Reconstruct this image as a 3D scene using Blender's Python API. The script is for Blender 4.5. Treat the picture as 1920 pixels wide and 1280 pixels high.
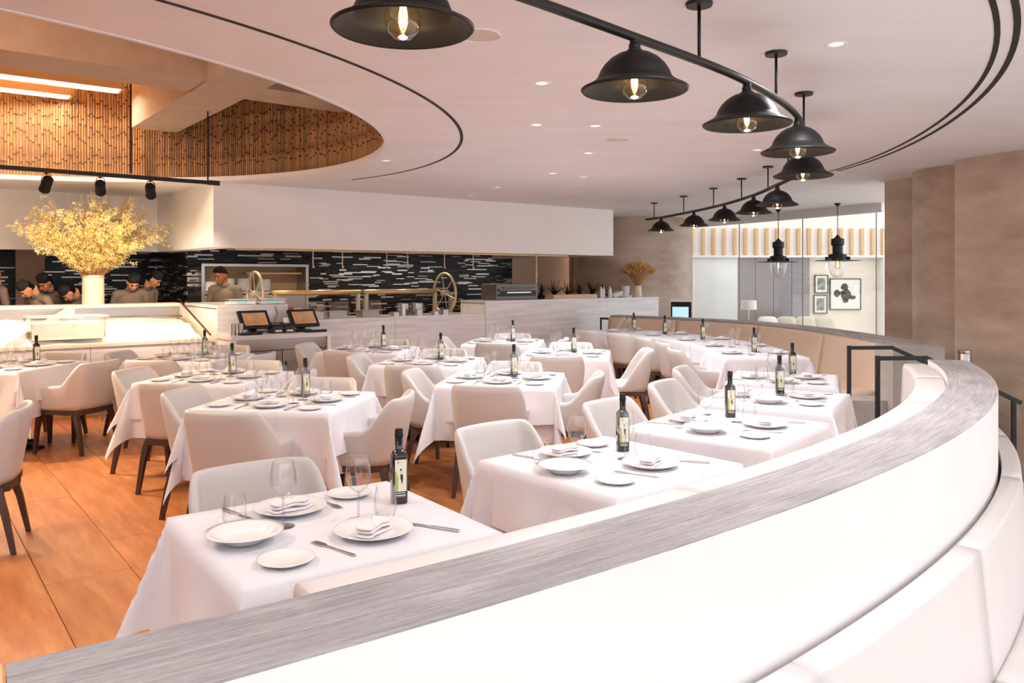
import bpy, bmesh, math, random
import numpy as np
from mathutils import Vector, Matrix

random.seed(11)
for o in list(bpy.data.objects):
    bpy.data.objects.remove(o)
SC = bpy.context.scene
COL = SC.collection
PI = math.pi
R = math.radians

# ------------------------------------------------------------------ camera
cam_d = bpy.data.cameras.new('camera')
cam = bpy.data.objects.new('camera', cam_d)
COL.objects.link(cam)
cam.location = (0, 0, 1.58)
cam.rotation_euler = (R(90), 0, 0)
cam_d.sensor_width = 36
cam_d.lens = 1500 / 1920 * 36
cam_d.shift_y = -(640 - 518) / 1920
cam_d.clip_start = 0.02
SC.camera = cam

# ------------------------------------------------------------------ sky, sun, exposure
W = bpy.data.worlds.new('sky')
SC.world = W
W.use_nodes = True
bg = W.node_tree.nodes['Background']
bg.inputs[0].default_value = (0.95, 0.97, 1.0, 1)
bg.inputs[1].default_value = 1.55
sun_d = bpy.data.lights.new('sun', 'SUN')
sun_d.energy = .2
sun_d.angle = R(2)
sun_d.color = (1, 0.93, 0.85)
sun = bpy.data.objects.new('sun', sun_d)
COL.objects.link(sun)
sun.location = (-2, -8, 6)
sun.rotation_euler = (R(90 - 23), 0, R(-12))
SC.cycles.max_bounces = 6; SC.cycles.diffuse_bounces = 4; SC.cycles.glossy_bounces = 2; SC.cycles.transparent_max_bounces = 9
SC.cycles.adaptive_threshold = .06
SC.cycles.caustics_reflective = False; SC.cycles.caustics_refractive = False
vs = SC.view_settings
vs.view_transform = 'Standard'
vs.look = 'None'
vs.exposure = 0.34
vs.gamma = 1.0
vs.use_curve_mapping = False


# ------------------------------------------------------------------ helpers
class MB:
    def __init__(self):
        self.v = []; self.f = []; self.m = []; self.uv = []

    def add(self, vs, fs, mat=0, uvs=None):
        b = len(self.v)
        self.v += [tuple(p) for p in vs]
        self.uv += (uvs if uvs else [(0, 0)] * len(vs))
        for f in fs:
            self.f.append(tuple(b + i for i in f)); self.m.append(mat)
        return self

    def box(self, c, s, rz=0, mat=0, rx=0, ry=0):
        M = Matrix.Rotation(rz, 3, 'Z') @ Matrix.Rotation(ry, 3, 'Y') @ Matrix.Rotation(rx, 3, 'X')
        c = Vector(c)
        vs = [c + M @ Vector((x * s[0] / 2, y * s[1] / 2, z * s[2] / 2)) for z in (-1, 1) for y in (-1, 1) for x in (-1, 1)]
        return self.add(vs, [(0, 2, 3, 1), (4, 5, 7, 6), (0, 1, 5, 4), (2, 6, 7, 3), (0, 4, 6, 2), (1, 3, 7, 5)], mat)

    def lathe(self, prof, n=16, mat=0, off=(0, 0, 0), axis=None, sq=None):
        vs = []; fs = []; rows = []
        for (r, z) in prof:
            if r < 1e-6:
                rows.append([len(vs)]); vs.append(Vector((0, 0, z)))
            else:
                row = []
                for i in range(n):
                    a = 2 * PI * (i + .5) / n
                    k = 1.0
                    if sq:
                        k = (abs(math.cos(a)) ** sq + abs(math.sin(a)) ** sq) ** (-1 / sq)
                    row.append(len(vs)); vs.append(Vector((r * k * math.cos(a), r * k * math.sin(a), z)))
                rows.append(row)
        for a, b in zip(rows, rows[1:]):
            if len(a) == 1 and len(b) == 1: continue
            for i in range(n):
                j = (i + 1) % n
                if len(a) == 1: fs.append((a[0], b[j], b[i]))
                elif len(b) == 1: fs.append((a[i], a[j], b[0]))
                else: fs.append((a[i], a[j], b[j], b[i]))
        if axis is not None:
            q = Vector((0, 0, 1)).rotation_difference(Vector(axis).normalized())
            vs = [q @ p for p in vs]
        o = Vector(off)
        return self.add([p + o for p in vs], fs, mat)

    def tube(self, pts, r, n=8, mat=0, cap=True):
        pts = [Vector(p) for p in pts]
        rs = r if isinstance(r, (list, tuple)) else [r] * len(pts)
        vs = []; fs = []
        up = None
        for i, p in enumerate(pts):
            t = (pts[min(i + 1, len(pts) - 1)] - pts[max(i - 1, 0)])
            if t.length < 1e-9: t = Vector((0, 0, 1))
            t.normalize()
            if up is None:
                up = Vector((0, 0, 1)) if abs(t.z) < .9 else Vector((1, 0, 0))
            u = (up - t * up.dot(t)).normalized(); w = t.cross(u); up = u
            for k in range(n):
                a = 2 * PI * k / n
                vs.append(p + (u * math.cos(a) + w * math.sin(a)) * rs[i])
        for i in range(len(pts) - 1):
            for k in range(n):
                j = (k + 1) % n
                fs.append((i * n + k, i * n + j, (i + 1) * n + j, (i + 1) * n + k))
        if cap:
            fs.append(tuple(range(n - 1, -1, -1)))
            fs.append(tuple((len(pts) - 1) * n + k for k in range(n)))
        return self.add(vs, fs, mat)

    def prism(self, poly, z0, z1, mat=0):
        n = len(poly)
        vs = [(x, y, z0) for x, y in poly] + [(x, y, z1) for x, y in poly]
        fs = [tuple(range(n - 1, -1, -1)), tuple(range(n, 2 * n))]
        fs += [(i, (i + 1) % n, n + (i + 1) % n, n + i) for i in range(n)]
        return self.add(vs, fs, mat)

    def sweep(self, base, prof, mat=0, closed=True, caps=True):
        """base: list of (point2d, normal2d, s); prof: list of (offset, z)."""
        n = len(prof); vs = []; fs = []; uv = []
        for (p, nn, s) in base:
            for k, (o, z) in enumerate(prof):
                vs.append((p[0] + nn[0] * o, p[1] + nn[1] * o, z)); uv.append((s, o + z * .0))
        m = n if closed else n - 1
        for i in range(len(base) - 1):
            for k in range(m):
                j = (k + 1) % n
                fs.append((i * n + k, (i + 1) * n + k, (i + 1) * n + j, i * n + j))
        if caps and closed:
            fs.append(tuple(range(n)))
            fs.append(tuple((len(base) - 1) * n + k for k in range(n - 1, -1, -1)))
        return self.add(vs, fs, mat, uv)

    def grid(self, fn, nu, nv, mat=0, closed_u=False):
        vs = [fn(i / nu, j / nv) for j in range(nv + 1) for i in range(nu + 1)]
        w = nu + 1
        fs = [(j * w + i, j * w + i + 1, (j + 1) * w + i + 1, (j + 1) * w + i) for j in range(nv) for i in range(nu)]
        return self.add(vs, fs, mat)

    def mesh(self, name, mats, smooth=False, fix=True):
        me = bpy.data.meshes.new(name)
        me.from_pydata(self.v, [], self.f)
        for m in (mats if isinstance(mats, (list, tuple)) else [mats]):
            me.materials.append(m)
        me.polygons.foreach_set('material_index', self.m)
        if any(u != (0, 0) for u in self.uv):
            L = me.uv_layers.new(name='UVMap')
            idx = np.empty(len(me.loops), dtype=np.int32); me.loops.foreach_get('vertex_index', idx)
            L.data.foreach_set('uv', np.array(self.uv, dtype=np.float32)[idx].ravel())
        if fix:
            bm = bmesh.new(); bm.from_mesh(me)
            bmesh.ops.recalc_face_normals(bm, faces=bm.faces)
            bm.to_mesh(me); bm.free()
        if smooth:
            me.polygons.foreach_set('use_smooth', [True] * len(me.polygons))
            if smooth != 'all':
                try: me.set_sharp_from_angle(angle=R(42))
                except Exception: pass
        me.update()
        return me


def link(name, me, parent=None, loc=(0, 0, 0), rz=0, rot=None, scale=None):
    o = bpy.data.objects.new(name, me)
    COL.objects.link(o)
    o.location = loc
    o.rotation_euler = rot if rot else (0, 0, rz)
    if scale: o.scale = scale
    if parent: o.parent = parent
    return o


def tag(o, label=None, cat=None, group=None, kind=None):
    if label: o['label'] = label
    if cat: o['category'] = cat
    if group: o['group'] = group
    if kind: o['kind'] = kind
    return o


def thing(name, label, cat, loc=(0, 0, 0), rz=0, group=None):
    return tag(link(name, None, None, loc, rz), label, cat, group)


def part(name, mb, mats, parent, smooth=False, bevel=0, label=None, kind=None, loc=(0, 0, 0), rz=0):
    o = link(name, mb.mesh(name, mats, smooth) if isinstance(mb, MB) else mb, parent, loc, rz)
    if bevel: bev(o, bevel)
    if label: o['label'] = label
    if kind: o['kind'] = kind
    return o


def bev(o, w, seg=2):
    m = o.modifiers.new('bevel', 'BEVEL'); m.width = w; m.segments = seg; m.limit_method = 'ANGLE'; m.angle_limit = R(40)


def struct(name, mb, mats, smooth=False, label=None, loc=(0, 0, 0), rz=0):
    o = link(name, mb.mesh(name, mats, smooth) if isinstance(mb, MB) else mb, None, loc, rz)
    o['kind'] = 'structure'
    if label: o['label'] = label
    return o


def catmull(pts, n, closed=False):
    P = [Vector(p) for p in pts]; out = []
    m = len(P)
    segs = m if closed else m - 1
    for i in range(segs):
        p1 = P[i]; p2 = P[(i + 1) % m]
        p0 = P[i - 1] if (i > 0 or closed) else p1 * 2 - p2
        p3 = P[(i + 2) % m] if (closed or i + 2 < m) else p2 * 2 - p1
        for k in range(n):
            t = k / n
            out.append(0.5 * ((2 * p1) + (p2 - p0) * t + (2 * p0 - 5 * p1 + 4 * p2 - p3) * t * t + (3 * p1 - p0 - 3 * p2 + p3) * t ** 3))
    if not closed: out.append(P[-1])
    return out


def sstep(a, b, x):
    t = min(1, max(0, (x - a) / (b - a))); return t * t * (3 - 2 * t)


# ------------------------------------------------------------------ materials
def srgb(r, g, b):
    f = lambda c: ((c / 255 + .055) / 1.055) ** 2.4 if c > 10 else c / 255 / 12.92
    return (f(r), f(g), f(b), 1)


def mat(name, col, rough=.5, metal=0, bump=0, bscale=60, var=0, vscale=4, vstretch=(1, 1, 1), emit=None, spec=.5, coat=0, sheen=0, objvar=0, uv=False, col2=None):
    m = bpy.data.materials.new(name); m.use_nodes = True
    nt = m.node_tree; b = nt.nodes['Principled BSDF']
    b.inputs['Base Color'].default_value = col
    b.inputs['Roughness'].default_value = rough
    b.inputs['Metallic'].default_value = metal
    b.inputs['Specular IOR Level'].default_value = spec
    b.inputs['Coat Weight'].default_value = coat
    b.inputs['Sheen Weight'].default_value = sheen
    if emit:
        b.inputs['Emission Color'].default_value = emit[0]; b.inputs['Emission Strength'].default_value = emit[1]
    N = nt.nodes; Lk = nt.links
    tc = N.new('ShaderNodeTexCoord'); mp = N.new('ShaderNodeMapping')
    mp.inputs['Scale'].default_value = vstretch
    Lk.new(tc.outputs['UV' if uv else 'Object'], mp.inputs[0])
    last = None
    if var or col2:
        nz = N.new('ShaderNodeTexNoise'); nz.inputs['Scale'].default_value = vscale; nz.inputs['Detail'].default_value = 6; nz.inputs['Roughness'].default_value = .6
        Lk.new(mp.outputs[0], nz.inputs['Vector'])
        rp = N.new('ShaderNodeValToRGB')
        rp.color_ramp.elements[0].position = .32; rp.color_ramp.elements[1].position = .68
        c = np.array(col[:3])
        lo = (col2 if col2 else tuple(np.clip(c * (1 - var), 0, 1)) + (1,))
        hi = col if col2 else tuple(np.clip(c * (1 + var), 0, 1)) + (1,)
        rp.color_ramp.elements[0].color = lo; rp.color_ramp.elements[1].color = hi
        Lk.new(nz.outputs['Fac'], rp.inputs[0]); last = rp.outputs[0]
        Lk.new(last, b.inputs['Base Color'])
    if objvar:
        oi = N.new('ShaderNodeObjectInfo'); mr = N.new('ShaderNodeMapRange')
        mr.inputs['To Min'].default_value = 1 - objvar; mr.inputs['To Max'].default_value = 1 + objvar
        Lk.new(oi.outputs['Random'], mr.inputs['Value'])
        hs = N.new('ShaderNodeHueSaturation')
        if last: Lk.new(last, hs.inputs['Color'])
        else: hs.inputs['Color'].default_value = col
        Lk.new(mr.outputs[0], hs.inputs['Value']); Lk.new(hs.outputs[0], b.inputs['Base Color'])
    if bump:
        n2 = N.new('ShaderNodeTexNoise'); n2.inputs['Scale'].default_value = bscale; n2.inputs['Detail'].default_value = 4
        Lk.new(mp.outputs[0], n2.inputs['Vector'])
        bp = N.new('ShaderNodeBump'); bp.inputs['Strength'].default_value = bump; bp.inputs['Distance'].default_value = .01
        Lk.new(n2.outputs['Fac'], bp.inputs['Height']); Lk.new(bp.outputs[0], b.inputs['Normal'])
    return m


def glass_mat(name, tint=(1, 1, 1, 1), edge=(.62, .62, .64, 1), gloss=.9):
    m = bpy.data.materials.new(name); m.use_nodes = True
    nt = m.node_tree; N = nt.nodes; L = nt.links
    N.remove(N['Principled BSDF']); out = N['Material Output']
    tr = N.new('ShaderNodeBsdfTransparent'); gl = N.new('ShaderNodeBsdfGlossy'); gl.inputs['Roughness'].default_value = .02
    gl.inputs['Color'].default_value = (gloss, gloss, gloss, 1)
    lw = N.new('ShaderNodeLayerWeight'); lw.inputs['Blend'].default_value = .25
    mc = N.new('ShaderNodeMix'); mc.data_type = 'RGBA'
    mc.inputs['A'].default_value = tint; mc.inputs['B'].default_value = edge
    L.new(mc.outputs['Result'], tr.inputs['Color'])
    pw = N.new('ShaderNodeMath'); pw.operation = 'POWER'; pw.inputs[1].default_value = 2.6
    L.new(lw.outputs['Facing'], pw.inputs[0])
    fr = N.new('ShaderNodeMath'); fr.operation = 'MULTIPLY_ADD'; fr.inputs[1].default_value = .75; fr.inputs[2].default_value = .085
    L.new(pw.outputs[0], fr.inputs[0]); lw.inputs['Blend'].default_value = .5
    L.new(pw.outputs[0], mc.inputs['Factor'])
    mx = N.new('ShaderNodeMixShader')
    L.new(fr.outputs[0], mx.inputs[0]); L.new(tr.outputs[0], mx.inputs[1]); L.new(gl.outputs[0], mx.inputs[2])
    L.new(mx.outputs[0], out.inputs['Surface'])
    return m


M = {}
M['ceil'] = mat('ceiling_plaster', srgb(233, 230, 233), .7, var=.035, vscale=1.2, vstretch=(1, 3, 1), bump=.05, bscale=8)
M['white'] = mat('white_plaster', srgb(244, 240, 238), .65, var=.02, vscale=3, bump=.08, bscale=25)
M['soffit'] = mat('soffit_paint', srgb(246, 242, 240), .7, var=.01, vscale=2)
M['concrete'] = mat('grey_concrete', srgb(176, 170, 165), .75, var=.12, vscale=7, bump=.15, bscale=40)
M['beam'] = mat('beam_concrete', srgb(188, 168, 150), .8, var=.08, vscale=5, bump=.15, bscale=40)
def trowel_mat():
    m = bpy.data.materials.new('trowelled_grey_capping'); m.use_nodes = True
    nt = m.node_tree; N = nt.nodes; L = nt.links; b = N['Principled BSDF']; b.inputs['Roughness'].default_value = .72
    tc = N.new('ShaderNodeTexCoord')
    def noise(scale, stretch, detail, dist=0, src='UV'):
        mp = N.new('ShaderNodeMapping'); mp.inputs['Scale'].default_value = stretch; L.new(tc.outputs[src], mp.inputs[0])
        n = N.new('ShaderNodeTexNoise'); n.inputs['Scale'].default_value = scale; n.inputs['Detail'].default_value = detail; n.inputs['Roughness'].default_value = .62; n.inputs['Distortion'].default_value = dist
        L.new(mp.outputs[0], n.inputs['Vector']); return n.outputs['Fac']
    f1 = noise(8, (.45, 13, 1), 7, .7); f2 = noise(1.7, (1, 3, 1), 4, 1.0); f3 = noise(40, (1.0, 4, 1), 5, .2)
    def ramp(f, p0, p1, c0, c1):
        r = N.new('ShaderNodeValToRGB'); r.color_ramp.elements[0].position = p0; r.color_ramp.elements[1].position = p1
        r.color_ramp.elements[0].color = c0; r.color_ramp.elements[1].color = c1; L.new(f, r.inputs[0]); return r.outputs[0]
    c1 = ramp(f1, .36, .64, srgb(172, 167, 167), srgb(206, 202, 202)); c2 = ramp(f2, .3, .66, (.66, .65, .67, 1), (1, 1, 1, 1)); c3 = ramp(f3, .38, .6, (.87, .86, .86, 1), (1, 1, 1, 1))
    def mul(a, b_):
        x = N.new('ShaderNodeMix'); x.data_type = 'RGBA'; x.blend_type = 'MULTIPLY'; x.inputs['Factor'].default_value = 1; L.new(a, x.inputs['A']); L.new(b_, x.inputs['B']); return x.outputs['Result']
    L.new(mul(mul(c1, c2), c3), b.inputs['Base Color'])
    ad = N.new('ShaderNodeMath'); ad.operation = 'ADD'; L.new(f1, ad.inputs[0]); L.new(f3, ad.inputs[1])
    bp = N.new('ShaderNodeBump'); bp.inputs['Strength'].default_value = .6; bp.inputs['Distance'].default_value = .012; L.new(ad.outputs[0], bp.inputs['Height']); L.new(bp.outputs[0], b.inputs['Normal'])
    return m


M['cap'] = trowel_mat()
M['floor'] = mat('oak_plank', srgb(208, 140, 86), .38, col2=srgb(172, 102, 54), vscale=2.2, vstretch=(6, .9, 1), bump=.06, bscale=30, objvar=.1)
M['subfloor'] = mat('dark_joint', srgb(70, 38, 20), .8)
M['stone'] = mat('pale_stone_floor', srgb(214, 200, 186), .5, var=.04, vscale=3)
M['bamboo'] = mat('bamboo_cane', srgb(212, 164, 112), .45, col2=srgb(150, 102, 60), vscale=5, vstretch=(1, 1, 1), objvar=.28)
M['node'] = mat('bamboo_node', srgb(84, 50, 28), .6)
M['hallpaint'] = mat('hall_cream_paint', srgb(246, 234, 220), .75, var=.02, vscale=3)
M['peach'] = mat('peach_plaster', srgb(226, 196, 172), .75, var=.03, vscale=4)
M['bronze'] = mat('bronze_plaster', srgb(208, 186, 168), .4, col2=srgb(166, 143, 126), vscale=1.7, vstretch=(.7, .7, 1.8), bump=.12, bscale=14, spec=.6)
M['leather'] = mat('taupe_leather', srgb(200, 195, 192), .42, var=.015, vscale=9, bump=.05, bscale=220)
M['bench'] = mat('ivory_leather', srgb(226, 220, 218), .42, var=.015, vscale=5, bump=.06, bscale=160)
M['bench_tan'] = mat('tan_leather', srgb(214, 190, 168), .45, var=.02, vscale=5, bump=.06, bscale=160)
M['seam'] = mat('stitched_seam', srgb(176, 164, 154), .6)
M['walnut'] = mat('dark_walnut', srgb(74, 54, 46), .4, var=.2, vscale=20, vstretch=(4, 4, .6))
M['cloth'] = mat('white_linen', srgb(238, 232, 235), .85, var=.01, vscale=6, bump=.05, bscale=300, sheen=.1)
def add_crease(m):
    nt = m.node_tree; N = nt.nodes; L = nt.links; b = N['Principled BSDF']
    tc = N.new('ShaderNodeTexCoord'); sx = N.new('ShaderNodeSeparateXYZ'); L.new(tc.outputs['Object'], sx.inputs[0])
    outs = []
    for ax, c in (('X', .13), ('Y', -.10), ('X', -.28), ('Y', .31)):
        a = N.new('ShaderNodeMath'); a.operation = 'SUBTRACT'; a.inputs[1].default_value = c; L.new(sx.outputs[ax], a.inputs[0])
        d = N.new('ShaderNodeMath'); d.operation = 'ABSOLUTE'; L.new(a.outputs[0], d.inputs[0]); outs.append(d.outputs[0])
    x = outs[0]
    for o in outs[1:]:
        mn = N.new('ShaderNodeMath'); mn.operation = 'MINIMUM'; L.new(x, mn.inputs[0]); L.new(o, mn.inputs[1]); x = mn.outputs[0]
    mr = N.new('ShaderNodeMapRange'); mr.inputs['From Max'].default_value = .007; mr.inputs['To Min'].default_value = 1; mr.inputs['To Max'].default_value = 0; L.new(x, mr.inputs['Value'])
    bp = N.new('ShaderNodeBump'); bp.inputs['Strength'].default_value = .45; bp.inputs['Distance'].default_value = .004; L.new(mr.outputs[0], bp.inputs['Height'])
    old = b.inputs['Normal'].links[0].from_socket; L.new(old, bp.inputs['Normal']); L.new(bp.outputs[0], b.inputs['Normal'])


M['tablecloth'] = mat('pressed_white_linen', srgb(226, 225, 231), .85, var=.01, vscale=6, bump=.25, bscale=5, sheen=.1)
add_crease(M['tablecloth'])
M['china'] = mat('white_china', srgb(246, 244, 243), .15, spec=.6, coat=.3)
M['steel'] = mat('brushed_steel', srgb(190, 186, 182), .28, metal=1, var=.08, vscale=8, vstretch=(.4, 8, 8))
M['darksteel'] = mat('satin_dark_steel', srgb(120, 114, 110), .5, metal=.8)
M['cutlery'] = mat('polished_cutlery', srgb(206, 200, 194), .3, metal=1)
M['black'] = mat('black_metal', srgb(34, 32, 32), .45, metal=.3, spec=.5)
M['blackmatte'] = mat('black_enamel', srgb(20, 19, 19), .5, spec=.3)
M['shade_in'] = mat('dark_shade_inside', srgb(44, 38, 34), .55)
M['glass'] = glass_mat('clear_glass')
M['stem'] = glass_mat('thick_clear_glass', tint=(.9, .9, .9, 1), edge=(.42, .42, .44, 1))
M['pane'] = glass_mat('window_glass', tint=(.97, .985, .98, 1), edge=(.8, .85, .84, 1))
M['bulb'] = mat('warm_filament', srgb(255, 214, 150), .4, emit=((1, .72, .38, 1), 14))
M['bulbglass'] = glass_mat('amber_bulb_glass', tint=(1, .9, .72, 1), edge=(.95, .66, .36, 1))
M['bottle'] = mat('dark_green_bottle', srgb(22, 26, 18), .08, spec=.7, coat=.4)
M['cream'] = mat('cream_label', srgb(232, 228, 206), .6)
M['olive'] = mat('olive_print', srgb(176, 184, 96), .6)
M['ink'] = mat('black_print', srgb(38, 38, 36), .6)
M['labelwhite'] = mat('white_print', srgb(225, 225, 222), .6)
M['marble'] = mat('veined_white_marble', srgb(244, 243, 245), .22, col2=srgb(216, 214, 218), vscale=2.6, vstretch=(.5, .5, 6), spec=.6)
M['marblewarm'] = mat('warm_white_stone', srgb(240, 226, 208), .3, var=.02, vscale=4)
M['brass'] = mat('brushed_brass', srgb(222, 190, 142), .35, metal=.5, var=.05, vscale=10)
M['iron'] = mat('worn_wheel_steel', srgb(216, 198, 174), .45, metal=.3, var=.08, vscale=12)
M['ice'] = mat('crushed_ice', srgb(250, 248, 246), .4, bump=.5, bscale=40, spec=.6)
M['skin'] = mat('tan_skin', srgb(206, 144, 112), .5, var=.04, vscale=20)
M['skin2'] = mat('brown_skin', srgb(160, 100, 70), .5, var=.04, vscale=20)
M['jacket'] = mat('taupe_jacket', srgb(126, 110, 98), .8, var=.08, vscale=14, bump=.1, bscale=30)
M['jacketgrey'] = mat('grey_jacket', srgb(96, 86, 82), .8, var=.06, vscale=14, bump=.1, bscale=30)
M['trouser'] = mat('black_trousers', srgb(40, 38, 38), .8)
M['hair'] = mat('black_hair', srgb(22, 17, 15), .9, spec=.1, bump=.6, bscale=90)
M['cap_cloth'] = mat('black_cap_cloth', srgb(24, 24, 28), .85, bump=.1, bscale=120)
M['eye'] = mat('dark_eye', srgb(30, 20, 16), .3)
M['lip'] = mat('lip_tone', srgb(160, 92, 78), .5)
M['petal'] = mat('yellow_blossom', srgb(252, 236, 172), .6, objvar=0, col2=srgb(234, 204, 116), vscale=9)
M['twig'] = mat('pale_twig', srgb(176, 124, 78), .7)
M['vase'] = mat('cream_ceramic', srgb(238, 220, 196), .5)
M['wheat'] = mat('dry_wheat', srgb(228, 182, 118), .8, col2=srgb(200, 150, 90), vscale=12)
M['leaf'] = mat('dark_green_leaf', srgb(34, 46, 32), .4, var=.3, vscale=10)
M['terracotta'] = mat('planter_wood', srgb(216, 190, 160), .6)
M['screen'] = mat('lit_screen', srgb(190, 150, 116), .2, col2=srgb(112, 80, 60), vscale=5, emit=(srgb(170, 124, 84), .35))
M['screenblue'] = mat('lit_screen_blue', srgb(150, 190, 215), .2, emit=(srgb(176, 210, 226), .8))
M['lcd'] = mat('green_blue_display', srgb(120, 190, 170), .3, emit=(srgb(130, 200, 190), .4))
M['red'] = mat('red_card', srgb(224, 72, 60), .6)
M['pink'] = mat('pink_card', srgb(248, 196, 190), .6)
M['tdark'] = mat('dark_navy_tile', srgb(26, 29, 38), .3, spec=.3)
M['tblack'] = mat('black_tile', srgb(18, 17, 18), .3, spec=.3)
M['tbrown'] = mat('smoky_brown_tile', srgb(62, 48, 40), .3, spec=.3)
M['tgrey'] = mat('slate_tile', srgb(66, 66, 70), .3, spec=.3)
M['tsilver'] = mat('silver_tile', srgb(226, 220, 210), .2, metal=.35, spec=.8)
M['lightstrip'] = mat('cove_light_strip', srgb(255, 226, 190), .5, emit=((1, .85, .66, 1), 24))
M['downlight'] = mat('downlight_lens', srgb(255, 244, 228), .5, emit=((1, .9, .78, 1), .7))
M['grille'] = mat('speaker_grille', srgb(214, 202, 196), .7, bump=.3, bscale=300)
M['slot'] = mat('black_slot', srgb(28, 24, 23), .7)
M['frosted'] = mat('frosted_panel', srgb(244, 246, 248), .35, spec=.5)
M['sofa'] = mat('beige_sofa_fabric', srgb(216, 204, 184), .85, bump=.1, bscale=120)
M['greypanel'] = mat('grey_lacquer_panel', srgb(146, 138, 140), .12, spec=.7)
M['tanwood'] = mat('pale_maple', srgb(216, 176, 130), .5, var=.06, vscale=5, vstretch=(.6, .6, 6))
M['photo'] = mat('monochrome_print', srgb(190, 190, 184), .4, col2=srgb(40, 42, 40), vscale=9)
M['paper'] = mat('white_mount_paper', srgb(244, 240, 232), .7)
M['artdark'] = mat('charcoal_ink', srgb(78, 70, 66), .7, var=.1, vscale=30)
M['artgreen'] = mat('green_ink', srgb(70, 130, 84), .7)
M['frame'] = mat('thin_dark_frame', srgb(70, 62, 56), .4)
M['heater'] = mat('copper_glow_lamp', srgb(220, 170, 120), .3, metal=.7)
M['plastic'] = mat('clear_acrylic', srgb(240, 238, 236), .1)
M['strawglass'] = glass_mat('acrylic_sheet', tint=(.98, .97, .95, 1), edge=(.9, .84, .78, 1))

# ------------------------------------------------------------------ plan of the place
A = Vector((math.cos(R(38)), math.sin(R(38))))      # along the kitchen counter
B = Vector((-A.y, A.x))                               # into the kitchen
C0 = Vector((-3.68, 9.86))
RZ = R(38)


def K(t, s, z=0):
    p = C0 + A * t + B * s
    return (p.x, p.y, z)


PX = [-0.00356713, -0.01341094, 0.82840531, -0.75939107]
PY = [2.56673409e-04, 3.45811855e-02, 5.41963349e-01, 1.20033241]
S_END = 5.85


def wall_at(s):
    p = Vector((np.polyval(PX, s), np.polyval(PY, s)))
    t = Vector((np.polyval(np.polyder(PX), s), np.polyval(np.polyder(PY), s))).normalized()
    return p, Vector((t.y, -t.x))      # normal points to the camera side


def wall_base(s0, s1, n):
    return [(*wall_at(s0 + (s1 - s0) * i / n), s0 + (s1 - s0) * i / n) for i in range(n + 1)]


FAR = catmull([(3.56, 7.42, 0), (3.65, 8.3, 0), (3.58, 9.9, 0), (3.22, 11.36, 0), (2.46, 12.4, 0), (1.55, 13.25, 0)], 12)


def poly_base(P, i0=0, i1=None):
    P = [Vector((p[0], p[1])) for p in P]
    out = []; s = 0
    for i, p in enumerate(P):
        if i: s += (p - P[i - 1]).length
        t = (P[min(i + 1, len(P) - 1)] - P[max(i - 1, 0)]).normalized()
        out.append((p, Vector((t.y, -t.x)), s))
    return out[i0:i1]


FARB = poly_base(FAR)
HC = Vector((-5.004, 5.952))     # centre of the round ceiling opening


def hole(a, off=0):
    e1 = Vector((-.7054, -.7088)); e2 = Vector((-.7088, .7054))
    return HC + e1 * (4.171 + off) * math.cos(a) + e2 * (3.678 + off) * math.sin(a)


CEIL = 2.75

# ================================================================== STRUCTURE
# ---- floors
room_poly = [wall_at(s)[0] + wall_at(s)[1] * .1 for s in np.linspace(-.05, S_END, 30)] + [Vector((3.25, 6.0)), Vector((3.45, 7.3))] + \
            [b[0] + b[1] * .1 for b in FARB] + [Vector((0.5, 16)), Vector((-9.5, 16)), Vector((-9.5, -2)), Vector((-1.4, -2)), Vector((-.85, 1.1))]


def inside(p):
    c = False; n = len(room_poly)
    for i in range(n):
        a = room_poly[i]; b = room_poly[i - 1]
        if (a.y > p.y) != (b.y > p.y) and p.x < (b.x - a.x) * (p.y - a.y) / (b.y - a.y) + a.x: c = not c
    return c


floor_mb = MB()
floor_mb.prism([(p.x, p.y) for p in room_poly], -.3, -.016)
floor = struct('floor', floor_mb, M['subfloor'], label='dark substrate under the oak planks')
PW = .41
plank_meshes = {}
rnd = random.Random(3)
for i in range(-18, 34):
    ac = .634 + (i + .5) * PW
    # interval along B that lies inside the room
    bs = [b for b in np.arange(-8, 16, .05) if inside(A * ac + B * b) and inside(A * (ac - .18) + B * b) and inside(A * (ac + .18) + B * b)]
    if not bs: continue
    b0, b1 = min(bs), max(bs)
    # clip what lies far outside of the view
    b0 = max(b0, -2); b1 = min(b1, 14)
    b = b0 - rnd.random() * 1.2; first = True
    while b < b1:
        L = rnd.choice([1.8, 2.2, 2.6])
        e = min(b + L, b1); st = max(b, b0)
        ctr = A * ac + B * (st + e) / 2
        vis = ctr.y > .3 and abs(ctr.x) < .72 * ctr.y + 1.6
        if e - st > .05 and vis:
            ln = round(e - st, 2)
            if ln not in plank_meshes:
                q = MB()
                g = .0016; x = PW / 2 - g; y = ln / 2 - g
                q.prism([(-x, -y), (x, -y), (x, y), (-x, y)], -.016, -.0015)
                c = .0015
                q.v[4:8] = [(-x, -y, -.0015), (x, -y, -.0015), (x, y, -.0015), (-x, y, -.0015)]
                b_ = len(q.v)
                q.add([(-x + c, -y + c, 0), (x - c, -y + c, 0), (x - c, y - c, 0), (-x + c, y - c, 0)], [(0, 1, 2, 3)])
                q.f.pop(1); q.m.pop(1)
                for k in range(4):
                    j = (k + 1) % 4
                    q.f.append((4 + k, 4 + j, b_ + j, b_ + k)); q.m.append(0)
                plank_meshes[ln] = q.mesh('plank', M['floor'])
            link('plank', plank_meshes[ln], floor, (ctr.x, ctr.y, 0), RZ)
        b += L
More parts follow.
